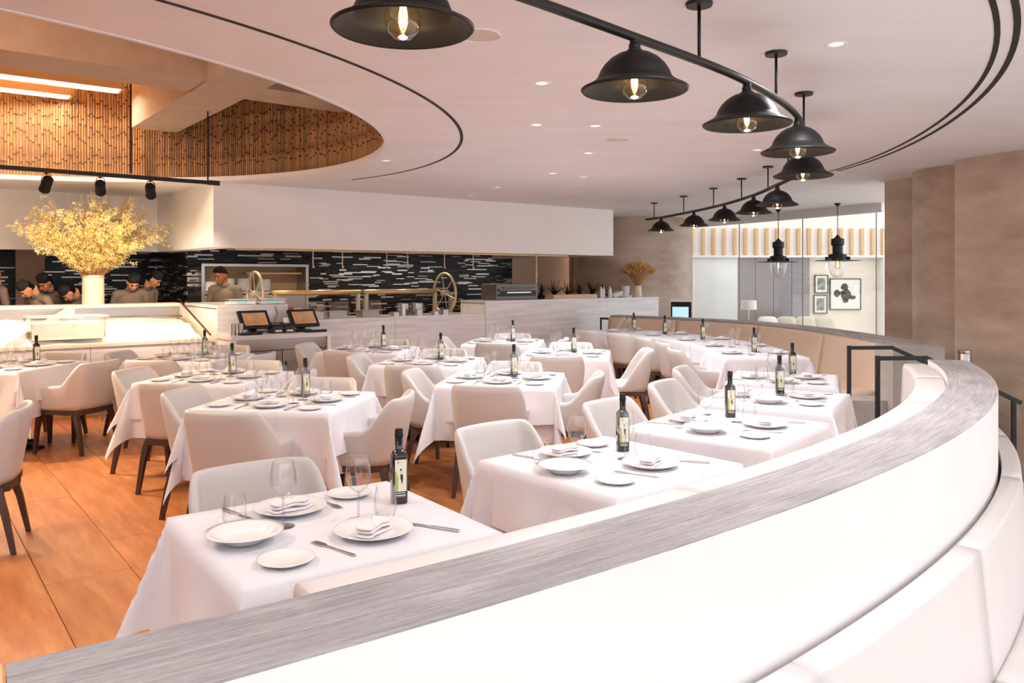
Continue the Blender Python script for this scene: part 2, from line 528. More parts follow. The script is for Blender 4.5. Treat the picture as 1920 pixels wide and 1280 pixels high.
# lower outer floor and steps down to it
of = MB(); of.prism([(-9.6, -2.6), (9, -2.6), (9, 20), (-9.6, 20)], -.36, -.3)
struct('floor_outer', of, M['stone'], label='pale stone floor outside the curved walls')
for k, (x0, x1, z) in enumerate([(3.3, 3.72, -.1), (3.72, 4.14, -.2)]):
    st = MB(); st.box(((x0 + x1) / 2, 6.55, (z - .3) / 2), (x1 - x0, 1.5, z + .3))
    struct('step_%d' % (k + 1), st, M['concrete'])

# ---- near curved wall: white plaster body with a grey grained capping
wb = wall_base(0, S_END, 60)
w = MB(); w.sweep(wb, [(0, -.3), (.236, -.3), (.236, .997), (0, .997)])
struct('wall_front', w, M['white'], True, label='low curved white plaster wall dividing off the dining floor')
capw = MB()
capw.sweep(wb, [(.001, .996), (.235, .996), (.234, 1.0), (.002, 1.0)])
cp = part('capping', capw, M['cap'], bpy.data.objects['wall_front'], True, label='grey weathered grain capping on the curved wall')
post = MB(); p0, n0 = wall_at(-.035); post.box((p0.x + n0.x * .118, p0.y + n0.y * .118, .35), (.06, .24, 1.3), math.atan2(n0.y, n0.x) - PI / 2)
tr = struct('trim_1', post, M['tanwood'], label='pale wooden end post of the curved wall')

# ---- far curved wall behind the second banquette
w = MB(); w.sweep([(p, n, s) for p, n, s in FARB], [(.13, -.3), (.43, -.3), (.43, .915), (.13, .915)])
fw = struct('wall_far_curve', w, M['concrete'], True, label='low curved concrete wall behind the far banquette')
w = MB(); w.sweep(FARB, [(.125, .915), (.435, .915), (.435, .93), (.125, .93)])
part('capping', w, M['cap'], fw, True)

# ---- ceiling with a round opening
OUT = [Vector(p) for p in [(-9.6, -2.6), (9, -2.6), (9, 6.5), (5.95, 12.75), (3.8, 17.1), (3.2, 19), (-9.6, 19)]]


def to_outer(d):
    best = None
    for i in range(len(OUT)):
        a = OUT[i]; b = OUT[(i + 1) % len(OUT)]; e = b - a
        den = d.x * e.y - d.y * e.x
        if abs(den) < 1e-9: continue
        q = a - HC
        t = (q.x * e.y - q.y * e.x) / den; u = (q.x * d.y - q.y * d.x) / den
        if t > 0 and -1e-6 <= u <= 1 + 1e-6 and (best is None or t < best): best = t
    return HC + d * best


NA = 144
angs = sorted(set([round(2 * PI * i / NA, 6) for i in range(NA)]))
ring = [hole(a) for a in angs]
outr = [to_outer((p - HC).normalized()) for p in ring]
for c in OUT:   # snap the nearest sample to every corner
    k = min(range(len(outr)), key=lambda i: (outr[i] - c).length); outr[k] = c.copy()
cm = MB(); n = len(ring)
vs_ = [(p.x, p.y, CEIL) for p in ring] + [(p.x, p.y, CEIL) for p in outr] + [(p.x, p.y, CEIL + .045) for p in ring] + [(p.x, p.y, CEIL + .045) for p in outr]
fs_ = []
for i in range(n):
    j = (i + 1) % n
    fs_ += [(i, j, n + j, n + i), (2 * n + i, 3 * n + i, 3 * n + j, 2 * n + j), (n + i, n + j, 3 * n + j, 3 * n + i), (i, 2 * n + i, 2 * n + j, j)]
cm.add(vs_, fs_)
ceiling = struct('ceiling', cm, M['ceil'], label='pale plaster ceiling with a large round opening')
# rounded rim round the opening
rim = MB()
pts_ = [(hole(a), (hole(a) - HC).normalized(), 0) for a in angs] ; pts_.append(pts_[0])
rim.sweep(pts_, [(-.004, CEIL - .004), (.03, CEIL - .006), (.03, CEIL + .05), (-.004, CEIL + .05)], caps=False)
part('opening_rim', rim, M['ceil'], ceiling, True)
# drum above the opening
DR = MB()
dpts = [(hole(a, .10), (hole(a) - HC).normalized(), 0) for a in angs]; dpts.append(dpts[0])
DR.sweep(dpts, [(0, CEIL + .03), (.12, CEIL + .03), (.12, 4.35), (0, 4.35)], caps=False)
drum = struct('wall_drum', DR, M['peach'], True, label='peach plaster drum wall rising above the ceiling opening')
dt = MB(); dt.prism([(hole(a, .25).x, hole(a, .25).y) for a in angs], 4.3, 4.4)
dtop = struct('ceiling_drum', dt, M['bamboo'], label='bamboo lined top of the ceiling drum')
# bamboo canes on the far side of the drum, one by one
def cane(seed):
    r_ = random.Random(seed); q = MB(); prof = []; z = 0; h = 1.5
    rr = .0118
    nodes = []
    while z < h:
        prof += [(rr, z), (rr * .93, z + .02)]
        step = r_.uniform(.16, .3)
        nodes.append(z)
        z += step
        prof += [(rr * .95, min(z, h) - .012), (rr * 1.12, min(z, h) - .004)]
    q.lathe(prof, 6)
    for zz in nodes[1:]:
        q.lathe([(rr * 1.16, zz - .012), (rr * 1.2, zz - .004), (rr * 1.1, zz + .006)], 6, mat=1)
    return q.mesh('bamboo_cane', [M['bamboo'], M['node']], 'all', fix=False)


canes = [cane(s) for s in range(9)]
# arc of angles that faces the camera: points with large Y
arc = []
N_ = 2400; prev = None; acc = 0
for i in range(N_):
    a = 2 * PI * i / N_
    p = hole(a, .075)
    arc.append((a, p))
vis = [(a, p) for a, p in arc if (p - HC).normalized().dot(Vector((.35, .94))) > .02]
vis.sort(key=lambda ap: math.atan2(ap[1].y - HC.y, ap[1].x - HC.x))
last = None; spots = []
for a, p in vis:
    if last is None or (p - last).length > .0235:
        spots.append(p); last = p
spots.sort(key=lambda p: abs(p.x / p.y) if p.x / p.y < -.64 else 0)
inview = [p for p in spots if -.68 < p.x / p.y]
inview.sort(key=lambda p: p.y)
rest = [p for p in spots if p not in inview[:300]]
for k, p in enumerate(inview[:300]):
    o = link('bamboo_cane', canes[k % 9], drum, (p.x, p.y, 2.79 + rnd.uniform(-.02, .01)), rot=(rnd.uniform(-.006, .006), rnd.uniform(-.008, .008), rnd.uniform(0, 6)))
q = MB()
for p in rest:
    x, y = p.x, p.y
    q.tube([(x, y, 2.8), (x + rnd.uniform(-.01, .01), y, 4.3)], .0118, 5)
if rest: part('bamboo_canes', q, M['bamboo'], drum, 'all', kind='stuff')
# concrete beams crossing the drum
def beam(name, p, q_, width, z0, z1, label):
    d = (Vector(q_) - Vector(p)); c = (Vector(p) + Vector(q_)) / 2
    b = MB(); b.box((c.x, c.y, (z0 + z1) / 2), (d.length, width, z1 - z0), math.atan2(d.y, d.x))
    return struct(name, b, M['beam'], label=label)


nA = B
pA = Vector((-4.25, 6.62))
beam('trim_2', pA - A * 4.2, pA + A * 3.6, .6, 3.39, 4.3, 'long concrete beam crossing the ceiling drum')
pB = Vector((-4.38, 9.8))
beam('trim_3', pB, pB - B * 5.6, .52, 3.37, 4.3, 'concrete cross beam meeting the bamboo wall')
# light coves at the top of the drum
def cove(name, p, L, label):
    t = thing(name, label, 'light', (p[0], p[1], 3.8), RZ - .02, 'cove lights in the drum')
    f = MB(); f.box((0, -.14, .0), (L, .03, .12)); f.box((0, .14, 0), (L, .03, .12)); f.box((-L / 2, 0, 0), (.03, .31, .12)); f.box((L / 2, 0, 0), (.03, .31, .12))
    part('frame', f, M['tanwood'], t)
    g = MB(); g.box((0, 0, .02), (L - .04, .24, .03))
    part('light_strip', g, M['lightstrip'], t)
    for xx in (-L / 2 + .2, L / 2 - .2):
        h = MB(); h.box((xx, 0, .28), (.02, .02, .5)); part('hanger', h, M['black'], t)


cove('cove_light', (-5.62, 8.58), 2.6, 'longer glowing light cove in the drum, nearer the beam')
cove('cove_light', (-6.14, 9.08), 2.0, 'shorter glowing light cove in the drum, above the bamboo wall')
cove('cove_light', (-3.75, 4.55), 2.4, 'added unseen light cove on the near side of the drum')  # out of view, added to light the near face of the long beam
dg_ = bpy.data.lights.new('drum_fill', 'POINT'); dg_.energy = 70; dg_.color = (1, .84, .68); dg_.shadow_soft_size = .15  # added point light without a fitting, brightens the beam face and bamboo
dgo = bpy.data.objects.new('drum_fill', dg_); COL.objects.link(dgo); dgo.location = (-4.6, 4.2, 3.55)
# black slots in the ceiling
def slot(name, pts, wdt, label, z=CEIL):
    bs = poly_base(pts); q = MB()
    q.sweep(bs, [(-wdt / 2, z - .003), (wdt / 2, z - .003), (wdt / 2, z + .02), (-wdt / 2, z + .02)])
    return struct(name, q, M['slot'], label=label)


sl = []
for a in np.linspace(0, 2 * PI, 241):
    p = hole(a, .66)
    sl.append((math.atan2(p.y - HC.y, p.x - HC.x), p))
sl.sort(key=lambda x: x[0])
slot('trim_4', [p for a, p in sl if R(-62) < a < R(51)], .026, 'thin black slot in the ceiling around the opening')
rs_ = []
for u, v in [(1790, -120), (1838, -40), (1862, 20), (1869, 60), (1866, 100), (1846, 150), (1800, 195), (1740, 240), (1650, 290), (1566, 318)]:
    Y = 1755 / (518 - v); rs_.append(((u - 960) / 1500 * Y, Y, 0))
rs_ = [(float(np.polyval(np.polyfit([p[1] for p in rs_], [p[0] for p in rs_], 4), y)), y, 0) for y in np.linspace(2.75, 8.9, 40)]
slot('trim_5', rs_, .026, 'inner of two black ceiling slots by the bronze wall')
slot('trim_6', [(p[0] + .075, p[1] - .03, 0) for p in rs_], .03, 'outer of two black ceiling slots by the bronze wall')

# ---- kitchen soffit, kitchen walls
def kbox(q, t0, t1, s0, s1, z0, z1, m_=0):
    c = K((t0 + t1) / 2, (s0 + s1) / 2, (z0 + z1) / 2)
    return q.box(c, (t1 - t0, s1 - s0, z1 - z0), RZ, m_)


q = MB(); kbox(q, 0, 6.94, 0, .3, 1.945, CEIL); kbox(q, 6.64, 6.94, .3, 3.2, 1.945, CEIL); kbox(q, 0, .3, .3, 2.6, 1.945, CEIL)
struct('wall_soffit', q, M['soffit'], label='long white soffit above the kitchen counter')
q = MB(); kbox(q, -7, .3, 2.6, 2.9, 1.945, CEIL)
struct('wall_soffit_left', q, M['soffit'], label='pale soffit behind the yellow blossom')
q = MB(); kbox(q, .3, 6.64, .3, 7, 2.42, 2.5); kbox(q, -7, .3, 2.9, 7, 2.42, 2.5); kbox(q, 6.94, 8.6, 2.2, 7, 2.42, 2.5)
struct('ceiling_kitchen', q, M['soffit'])
q = MB(); kbox(q, .6, 7.17, 3.2, 3.3, 0, 2.45); kbox(q, .6, .7, 3.2, 5.0, 0, 2.45)
wk = struct('wall_kitchen', q, M['tblack'], label='kitchen back wall clad in dark strip tiles')
q = MB(); kbox(q, -1.15, .6, 5.0, 5.1, 0, 2.45); kbox(q, -7, -1.55, 5.0, 5.1, 0, 2.45)
wk2 = struct('wall_kitchen_left', q, M['tblack'], label='left kitchen wall clad in dark strip tiles')
q = MB(); kbox(q, -1.55, -1.15, 4.9, 5.1, 0, 2.45)
struct('wall_kitchen_pier', q, M['peach'], label='peach pier between tiled kitchen walls')
q = MB(); kbox(q, 7.17, 8.9, 3.3, 3.4, 0, 2.45)
struct('wall_kitchen_right', q, M['peach'], label='plain beige kitchen wall behind the dark plants')


def tiles(parent, origin, ax, L, z0, z1, nrm, seed, bright):
    """thin strip tiles laid in staggered courses, joined as stuff"""
    r_ = random.Random(seed); q = MB(); z = z0
    up = Vector((0, 0, 1)); ax = Vector(ax); nrm = Vector(nrm); o = Vector(origin)
    while z < z1:
        h = r_.choice([.012, .016, .02, .02, .028]); x = -r_.random() * .2
        while x < L:
            ln = r_.uniform(.1, .36)
            x0 = max(x, 0); x1 = min(x + ln - .003, L)
            if x1 - x0 > .01:
                d = r_.uniform(.006, .016)
                a = o + ax * x0 + up * z; b = o + ax * x1 + up * z
                u = up * (h - .003); n = nrm * d
                vs = [a + n, b + n, b + n + u, a + n + u, a, b, b + u, a + u]
                k = r_.random()
                mi = 4 if k < bright else (0 if k < .5 else 1 if k < .72 else 2 if k < .86 else 3)
                q.add(vs, [(0, 1, 2, 3), (3, 2, 6, 7), (0, 4, 5, 1), (1, 5, 6, 2), (0, 3, 7, 4)], mi)
            x += ln
        z += h
    part('strip_tiles', q, [M['tdark'], M['tblack'], M['tbrown'], M['tgrey'], M['tsilver']], parent, kind='stuff')


A3 = (A.x, A.y, 0); B3 = (B.x, B.y, 0)
tiles(wk, K(.6, 3.2, .85), A3, 6.57, 0, 1.5, (-B.x, -B.y, 0), 5, .17)
tiles(wk2, K(-1.15, 5.0, .85), A3, 1.75, 0, 1.3, (-B.x, -B.y, 0), 6, .2)
tiles(wk2, K(-7, 5.0, .85), A3, 5.45, 0, 1.3, (-B.x, -B.y, 0), 8, .12)
tiles(wk, K(.6, 3.2, .85), B3, 1.8, 0, 1.3, (-A.x, -A.y, 0), 7, .2)

# ---- door frame on the right of the kitchen
q = MB(); kbox(q, 8.2, 8.38, 2.1, 2.26, 0, 2.4); kbox(q, 8.42, 8.52, 2.0, 2.26, 0, 2.4)
struct('door_1', q, M['white'], label='white door frame at the right end of the kitchen')
q = MB(); kbox(q, 8.6, 9.6, 2.9, 3.0, 0, 2.75)
struct('wall_kitchen_end', q, M['bronze'])

# ---- bronze curved walls
def cyl(name, c, r, a0, a1, z0, z1, m_, label, n=32, th=.12):
    base = []
    for i in range(n + 1):
        a = a0 + (a1 - a0) * i / n
        base.append((Vector((c[0] + r * math.cos(a), c[1] + r * math.sin(a))), Vector((-math.cos(a), -math.sin(a))), i * .1))
    q = MB(); q.sweep(base, [(0, z0), (th, z0), (th, z1), (0, z1)])
    return struct(name, q, m_, True, label=label)


cyl('wall_bronze_far', (2.55, 16.9), 1.25, R(150), R(340), -.3, 2.75, M['bronze'], 'round bronze plaster column behind the wheat')
q = MB(); q.sweep(poly_base([(4.62, 9.92, 0), (4.69, 9.6, 0), (4.84, 9.1, 0), (5.3, 8.6, 0)]), [(0, -.3), (-.2, -.3), (-.2, 2.75), (0, 2.75)])
struct('wall_bronze_back', q, M['bronze'], True, label='dark bronze wall beside the glass partition')
cyl('wall_bronze_mid', (5.13, 8.78), .66, R(100), R(275), -.3, 2.75, M['bronze'], 'rounded bronze column beside the right wall')
q = MB(); q.sweep(poly_base(catmull([(4.46, 8.06, 0), (4.56, 7.75, 0), (4.74, 7.34, 0), (5.1, 6.8, 0), (5.7, 6.3, 0), (6.6, 5.9, 0)], 6)), [(-.0, -.3), (-.14, -.3), (-.14, 2.75), (0, 2.75)])
struct('wall_bronze_right', q, M['bronze'], True, label='tall bronze plaster wall at the right')

# ---- unseen walls left and behind on the left, added to hold back skylight
struct('wall_added_left', MB().box((-9.65, 8.2, 1.2), (.1, 21.6, 3.1)), M['white'])
struct('wall_added_back', MB().box((-6.1, -2.65, 1.2), (7.0, .1, 3.1)), M['white'])

# ---- glass partition at the back right
G0 = Vector((3.85, 16.97)); G1 = Vector((5.93, 12.75)); gd = (G1 - G0); gl_ = gd.length; gd.normalize(); gn = Vector((gd.y, -gd.x)); grz = math.atan2(gd.y, gd.x)
gl_marks = [0, .296, .641, .969, 1.0]
win = struct('window_1', MB().box(((G0.x + G1.x) / 2, (G0.y + G1.y) / 2, 2.68), (gl_, .12, .14), grz), M['ceil'], label='frameless glass partition at the back right')
for a, b in zip(gl_marks, gl_marks[1:]):
    p = G0 + gd * gl_ * (a + b) / 2
    part('pane', MB().box((p.x, p.y, 1.3), (gl_ * (b - a) - .012, .012, 2.62), grz), M['pane'], win)
for a in gl_marks[1:-1]:
    p = G0 + gd * gl_ * a
    part('joint', MB().box((p.x, p.y, 1.3), (.012, .016, 2.62), grz), M['concrete'], win)

# ================================================================== BANQUETTES
def rounded(prof, r=.03):
    """round the corners of a closed (offset,z) profile"""
    out = []; n = len(prof)
    for i in range(n):
        p = Vector(prof[i]); a = Vector(prof[i - 1]); b = Vector(prof[(i + 1) % n])
        ra = min(r, (a - p).length * .45); rb = min(r, (b - p).length * .45)
        p1 = p + (a - p).normalized() * ra; p2 = p + (b - p).normalized() * rb
        for t in (0, .33, .67, 1):
            q = p1 * (1 - t) ** 2 + p * 2 * t * (1 - t) + p2 * t * t; out.append((q.x, q.y))
    return out


def banquette(name, label, base_fn, s0, s1, joints, back, seat, plinth, mback, mseat, sgn, rb):
    t = thing(name, label, 'banquette')
    edges = [s0] + joints + [s1]
    for a, b in zip(edges, edges[1:]):
        n = max(4, int((b - a) / .1))
        bs = base_fn(a + .004, b - .004, n)
        q = MB(); q.sweep(bs, rounded([(sgn * o, z) for o, z in back], rb)); part('back_cushion', q, mback, t, 'all')
        q = MB(); q.sweep(bs, rounded([(sgn * o, z) for o, z in seat], .035)); part('seat_cushion', q, mseat, t, 'all')
    q = MB(); q.sweep(base_fn(s0 + .01, s1 - .01, 40), [(sgn * o, z) for o, z in plinth]); part('plinth', q, M['concrete'], t)
    return t


banquette('banquette', 'curved ivory leather bench seat facing the nearest white tables', wall_base, .5, S_END - .02,
          [1.67, 2.78, 3.9, 5.0], [(.004, .40), (.004, .972), (.165, .968), (.185, .46), (.185, .40)],
          [(.175, .30), (.175, .455), (.62, .455), (.63, .30)], [(.02, 0), (.02, .39), (.16, .39), (.16, .30), (.56, .30), (.56, 0)], M['bench'], M['bench_tan'], -1, .03)
banquette('banquette', 'curved white leather bench on the camera side of the white wall', lambda a, b, n: wall_base(a, b, n), .4, S_END - .05,
          [1.6, 2.8, 4.0, 5.1], [(.25, .14), (.25, .635), (.332, .635), (.372, .2), (.372, .14)],
          [(.362, .06), (.362, .2), (.90, .2), (.91, .06)], [(.245, -.3), (.245, .135), (.35, .135), (.35, .06), (.87, .06), (.88, -.3)], M['bench'], M['bench'], 1, .012)


def far_base(a, b, n):
    tot = FARB[-1][2]; out = []
    for i in range(n + 1):
        s = a + (b - a) * i / n
        k = min(range(len(FARB) - 1), key=lambda j: 0 if FARB[j][2] <= s <= FARB[j + 1][2] else min(abs(s - FARB[j][2]), abs(s - FARB[j + 1][2])) + 1)
        f = (s - FARB[k][2]) / (FARB[k + 1][2] - FARB[k][2])
        out.append((FARB[k][0].lerp(FARB[k + 1][0], f), FARB[k][1].lerp(FARB[k + 1][1], f).normalized(), s))
    return out


banquette('banquette', 'far curved tan leather bench below the glass partition', far_base, .42, FARB[-1][2] - .05,
          [1.95, 3.6, 5.2], [(-.12, .40), (-.12, .90), (-.01, .90), (.06, .46), (.06, .40)],
          [(.04, .30), (.04, .455), (.56, .455), (.57, .30)], [(-.12, 0), (-.12, .39), (.03, .39), (.03, .30), (.52, .30), (.52, 0)], M['bench_tan'], M['bench_tan'], -1, .03)
# concrete pier that closes the far bench by the steps
q = MB(); q.box((3.68, 7.56, .3), (.34, .34, 1.255), R(2)); q.box((3.2, 7.62, .06), (.66, .3, .72), R(2)); 
struct('wall_pier', q, M['concrete'], label='short concrete pier at the end of the far bench')

# ================================================================== CHAIRS
half = [(-.268, .235, 0), (-.283, .10, 0), (-.28, -.05, 0), (-.262, -.17, 0), (-.205, -.245, 0), (-.10, -.272, 0), (0, -.278, 0)]
path = catmull(half + [(-x, y, 0) for x, y, _ in reversed(half[:-1])], 5)


def shell_mesh(arms):
    q = MB(); n = len(path)
    cum = [0]
    for a, b in zip(path, path[1:]): cum.append(cum[-1] + (b - a).length)
    rows = []
    for i, p in enumerate(path):
        f = abs(cum[i] / cum[-1] * 2 - 1)
        t = (path[min(i + 1, n - 1)] - path[max(i - 1, 0)]).normalized(); nn = Vector((-t.y, t.x, 0))   # inwards
        if nn.dot(-p) < 0: nn = -nn
        if arms:
            top = .815 - .20 * sstep(.34, .60, f) - .015 * sstep(.6, .9, f) - .10 * sstep(.93, 1.0, f)
        else:
            top = .815 - .36 * sstep(.36, .74, f)
        bot = .395
        lean = .045 * (1 - sstep(.3, .75, f))
        row = []
        th = .046 if arms else .04
        for (o, h) in [(0.006, 0), (0, .12), (0, .5), (0, .86), (.006, .96), (.018, 1.0), (th - .014, 1.0), (th - .003, .96), (th, .86), (th, .5), (th, .1), (th, 0)]:
            z = bot + (top - bot) * h
            k = (z - .395) / .42
            sc = .9 + .1 * min(1, k * 1.5) + .02 * k
            pp = p * sc + nn * o
            row.append((pp.x, pp.y - lean * k * k, z))
        rows.append(row)
    m = len(rows[0])
    vs = [v for r_ in rows for v in r_]; fs = []
    for i in range(n - 1):
        for k in range(m - 1):
            fs.append((i * m + k, (i + 1) * m + k, (i + 1) * m + k + 1, i * m + k + 1))
    fs.append(tuple(range(m))); fs.append(tuple((n - 1) * m + k for k in range(m - 1, -1, -1)))
    for i in range(n - 1): fs.append((i * m, i * m + m - 1, (i + 1) * m + m - 1, (i + 1) * m))
    q.add(vs, fs)
    return q.mesh('shell', M['leather'], 'all')


def seat_mesh():
    q = MB()
    def ring(k, z):
        out = []
        for p in path[3:-3]: out.append((p.x * .9 * k, p.y * .9 * k, z))
        out += [(.2 * k, .262 * k, z), (.1 * k, .275 * k, z), (-.1 * k, .275 * k, z), (-.2 * k, .262 * k, z)]
        return out
    rings = [ring(.93, .40), ring(.985, .415), ring(.99, .445), ring(.95, .468), ring(.7, .478), ring(.3, .482)]
    m = len(rings[0]); vs = [v for r_ in rings for v in r_] + [(0, 0, .483)]; fs = [tuple(range(m - 1, -1, -1))]
    for i in range(len(rings) - 1):
        for k in range(m):
            j = (k + 1) % m; fs.append((i * m + k, i * m + j, (i + 1) * m + j, (i + 1) * m + k))
    c = len(vs) - 1; b = (len(rings) - 1) * m
    for k in range(m): fs.append((b + k, b + (k + 1) % m, c))
    q.add(vs, fs); return q.mesh('seat', M['leather'], 'all')


def frame_mesh():
    q = MB()
    pts = [(-.215, .225, .375), (.215, .225, .375), (.225, -.10, .375), (.175, -.215, .375), (0, -.238, .375), (-.175, -.215, .375), (-.225, -.10, .375)]
    pp = pts + [pts[0]]
    for a, b in zip(pp, pp[1:]):
        a = Vector(a); b = Vector(b); c = (a + b) / 2
        q.box(c, ((b - a).length + .03, .035, .045), math.atan2(b.y - a.y, b.x - a.x))
    return q.mesh('frame', M['walnut'])


def leg_mesh(sx, sy):
    q = MB()
    top = Vector((sx * .205, .205 if sy > 0 else -.185, .39)); foot = Vector((sx * .228, .235 if sy > 0 else -.262, 0))
    pts = [top + Vector((-sx * .05, 0, .0)), top + Vector((-sx * .018, 0, -.012)), top + Vector((0, 0, -.055)), top.lerp(foot, .4), foot]
    ws = [.034, .046, .044, .036, .026]
    vs = []; fs = []
    for p, w_ in zip(pts, ws):
        h = w_ / 2
        vs += [(p.x - h, p.y - h, p.z), (p.x + h, p.y - h, p.z), (p.x + h, p.y + h, p.z), (p.x - h, p.y + h, p.z)]
    for i in range(len(pts) - 1):
        for k in range(4):
            j = (k + 1) % 4; fs.append((i * 4 + k, i * 4 + j, i * 4 + 4 + j, i * 4 + 4 + k))
    fs += [(3, 2, 1, 0), tuple(len(vs) - 4 + k for k in range(4))]
    q.add(vs, fs); return q.mesh('leg', M['walnut'], True)


SHELL = {True: shell_mesh(True), False: shell_mesh(False)}
SEAT = seat_mesh(); FRAME = frame_mesh(); LEGS = [leg_mesh(sx, sy) for sx in (-1, 1) for sy in (-1, 1)]


def chair(x, y, face, label, arms=True, group='cream leather dining chairs'):
    """face: direction (angle) the sitter looks to"""
    t = thing('armchair' if arms else 'dining_chair', label, 'chair', (x, y, 0), face - PI / 2, group)
    link('shell', SHELL[arms], t); link('seat', SEAT, t); link('frame', FRAME, t)
    for m_ in LEGS: link('leg', m_, t)
    return t


# ================================================================== TABLES
TZ = .755


def cloth_mesh(hx, hy, drop, ln, seed, cn=28):
    r_ = random.Random(seed); q = MB()
    ph = [r_.uniform(0, 6) for _ in range(8)]
    cx, cy = hx + drop, hy + drop
    def axis(h, c):
        a = list(np.linspace(-c, -h, 9))[:-1] + list(np.linspace(-h, h, 23)) + list(np.linspace(h, c, 9))[1:]
        return a
    X = axis(hx, cx); Y = axis(hy, cy)
    vs = []
    for y in Y:
        for x in X:
            dx = max(abs(x) - hx, 0); dy = max(abs(y) - hy, 0)
            sx = 1 if x > 0 else -1; sy = 1 if y > 0 else -1
            bx = max(-hx, min(hx, x)); by = max(-hy, min(hy, y))
            d = math.hypot(dx, dy)
            if d < 1e-9:
                vs.append((bx, by, TZ + ln)); continue
            ph_ = math.atan2(dy, dx)
            fl = (.05 + .25 * math.sin(2 * ph_) ** 1.3) if dx > 0 and dy > 0 else .05
            side_i = (0 if sx > 0 else 1) if dx > dy else (2 if sy > 0 else 3)
            pp_ = (by if dx > dy else bx)
            wob = (.13 * math.sin(pp_ * (9 + ph[4 + side_i]) + ph[side_i]) + .05 * math.sin(pp_ * 23 + ph[side_i] * 2)) * sstep(0, .22, d)
            hang = d * (1 - .5 * (fl + .0) ** 2)
            ox = fl * d * math.cos(ph_) if dx > 0 else 0
            oy = fl * d * math.sin(ph_) if dy > 0 else 0
            # soft waves along the skirt
            wx = wob * d * (.6 if dx > 0 else 0); wy = wob * d * (.6 if dy > 0 else 0)
            if dx > 0 and dy > 0:
                wx *= .2; wy *= .2
                # fold the corner slightly to one side
                ox += .10 * d * math.sin(2 * ph_) * math.sin(ph[2] + (sx + sy)); oy += .10 * d * math.sin(2 * ph_) * math.cos(ph[3] + sx)
            rnd_ = .012 * (1 - sstep(0, .05, d))
            vs.append((bx + sx * (ox + wx + .006), by + sy * (oy + wy + .006), TZ + ln - .004 - hang + rnd_ * .3))
    w_ = len(X); fs = [(j * w_ + i, j * w_ + i + 1, (j + 1) * w_ + i + 1, (j + 1) * w_ + i) for j in range(len(Y) - 1) for i in range(w_ - 1)]
    q.add(vs, fs)
    me = q.mesh('tablecloth', M['tablecloth'], 'all')
    return me


def table_parts(t, hx, hy):
    q = MB(); q.box((0, 0, TZ - .02), (2 * hx - .01, 2 * hy - .01, .035)); part('table_top', q, M['walnut'], t)
    q = MB(); q.lathe([(.05, .06), (.042, .1), (.042, .66), (.09, .715), (0, .715)], 14); part('column', q, M['blackmatte'], t, True)
    for k in (0, 1):
        q = MB(); L = .62
        q.add(*[[(-L / 2, -.04, 0), (L / 2, -.04, 0), (L / 2, .04, 0), (-L / 2, .04, 0), (-L / 2, -.03, .02), (L / 2, -.03, .02), (L / 2, .03, .02), (-L / 2, .03, .02), (-.06, -.035, .07), (.06, -.035, .07), (.06, .035, .07), (-.06, .035, .07)],
                [(3, 2, 1, 0), (0, 1, 5, 4), (2, 3, 7, 6), (1, 2, 6, 5), (3, 0, 4, 7), (4, 5, 9, 8), (5, 6, 10, 9), (6, 7, 11, 10), (7, 4, 8, 11), (8, 9, 10, 11)]])
        part('foot', q, M['blackmatte'], t, rz=k * PI / 2)


CLOTH = {}


def table(x, y, rz, hx, hy, phrase, drop, under, group):
    t = thing('dining_table', 'black pedestal table under white linen, ' + phrase, 'table', (x, y, 0), rz, group)
    key = (hx, hy)
    if key not in TABM:
        table_parts(t, hx, hy); TABM[key] = [(c.name.split('.')[0], c.data, c.rotation_euler.z) for c in t.children]
    else:
        for n_, d_, r_ in TABM[key]: link(n_, d_, t, rz=r_)
    sd = rnd.randint(0, 3)
    c = thing('tablecloth', 'white linen tablecloth on ' + phrase, 'tablecloth', (x, y, 0), rz, 'white linen tablecloths')
    for nm, dr, lf in (('top_cloth', drop, .006), ('under_cloth', under, .002)):
        k = (hx, hy, dr, lf, sd)
        if k not in CLOTH: CLOTH[k] = cloth_mesh(hx + (.004 if nm == 'top_cloth' else 0), hy + (.004 if nm == 'top_cloth' else 0), dr, lf, sd + int(dr * 100))
        link(nm, CLOTH[k], c)
    return t


TABM = {}
# ---- tableware meshes
def L_(prof, n=24, **k):
    return MB().lathe(prof, n, **k)


def S_(k, prof, n): return L_([(r * k, z) for r, z in prof], n)


PLATE = S_(.86, [(0, .004), (.075, .004), (.085, .0), (.095, .004), (.142, .020), (.145, .0225), (.142, .023), (.100, .011), (.082, .0075), (0, .0075)], 32).mesh('dinner_plate', M['china'], 'all')
BOWL = S_(.78, [(0, .004), (.06, .004), (.07, 0), (.08, .006), (.13, .030), (.150, .034), (.152, .036), (.128, .0345), (.085, .014), (.06, .0085), (0, .008)], 32).mesh('shallow_bowl', M['china'], 'all')
BREAD = S_(.93, [(0, .003), (.05, .003), (.056, 0), (.062, .003), (.086, .013), (.088, .015), (.084, .0155), (.062, .0075), (0, .006)], 28).mesh('bread_plate', M['china'], 'all')
# napkin: a folded cloth, three soft layers
q = MB()
for k, (zz, sx, sy, ox) in enumerate([(.0, .15, .075, 0), (.011, .146, .073, .002), (.021, .138, .068, -.004)]):
    def nf(u, v, zz=zz, sx=sx, sy=sy, ox=ox):
        a = 2 * PI * u; b = PI * (v - .5)
        ca, sa = math.cos(a), math.sin(a)
        kx = math.copysign(abs(ca) ** .35, ca); ky = math.copysign(abs(sa) ** .45, sa)
        cb = math.cos(b) ** .45 if math.cos(b) > 0 else 0
        return (ox + kx * cb * sx / 2, ky * cb * sy / 2 + .004 * math.sin(9 * kx), zz + .0055 + .0058 * math.sin(b) + .006 * (k > 0) * (1 - abs(kx)) + .002 * math.sin(7 * kx + k))
    q.grid(nf, 24, 6)
NAPKIN = q.mesh('napkin', M['cloth'], 'all')
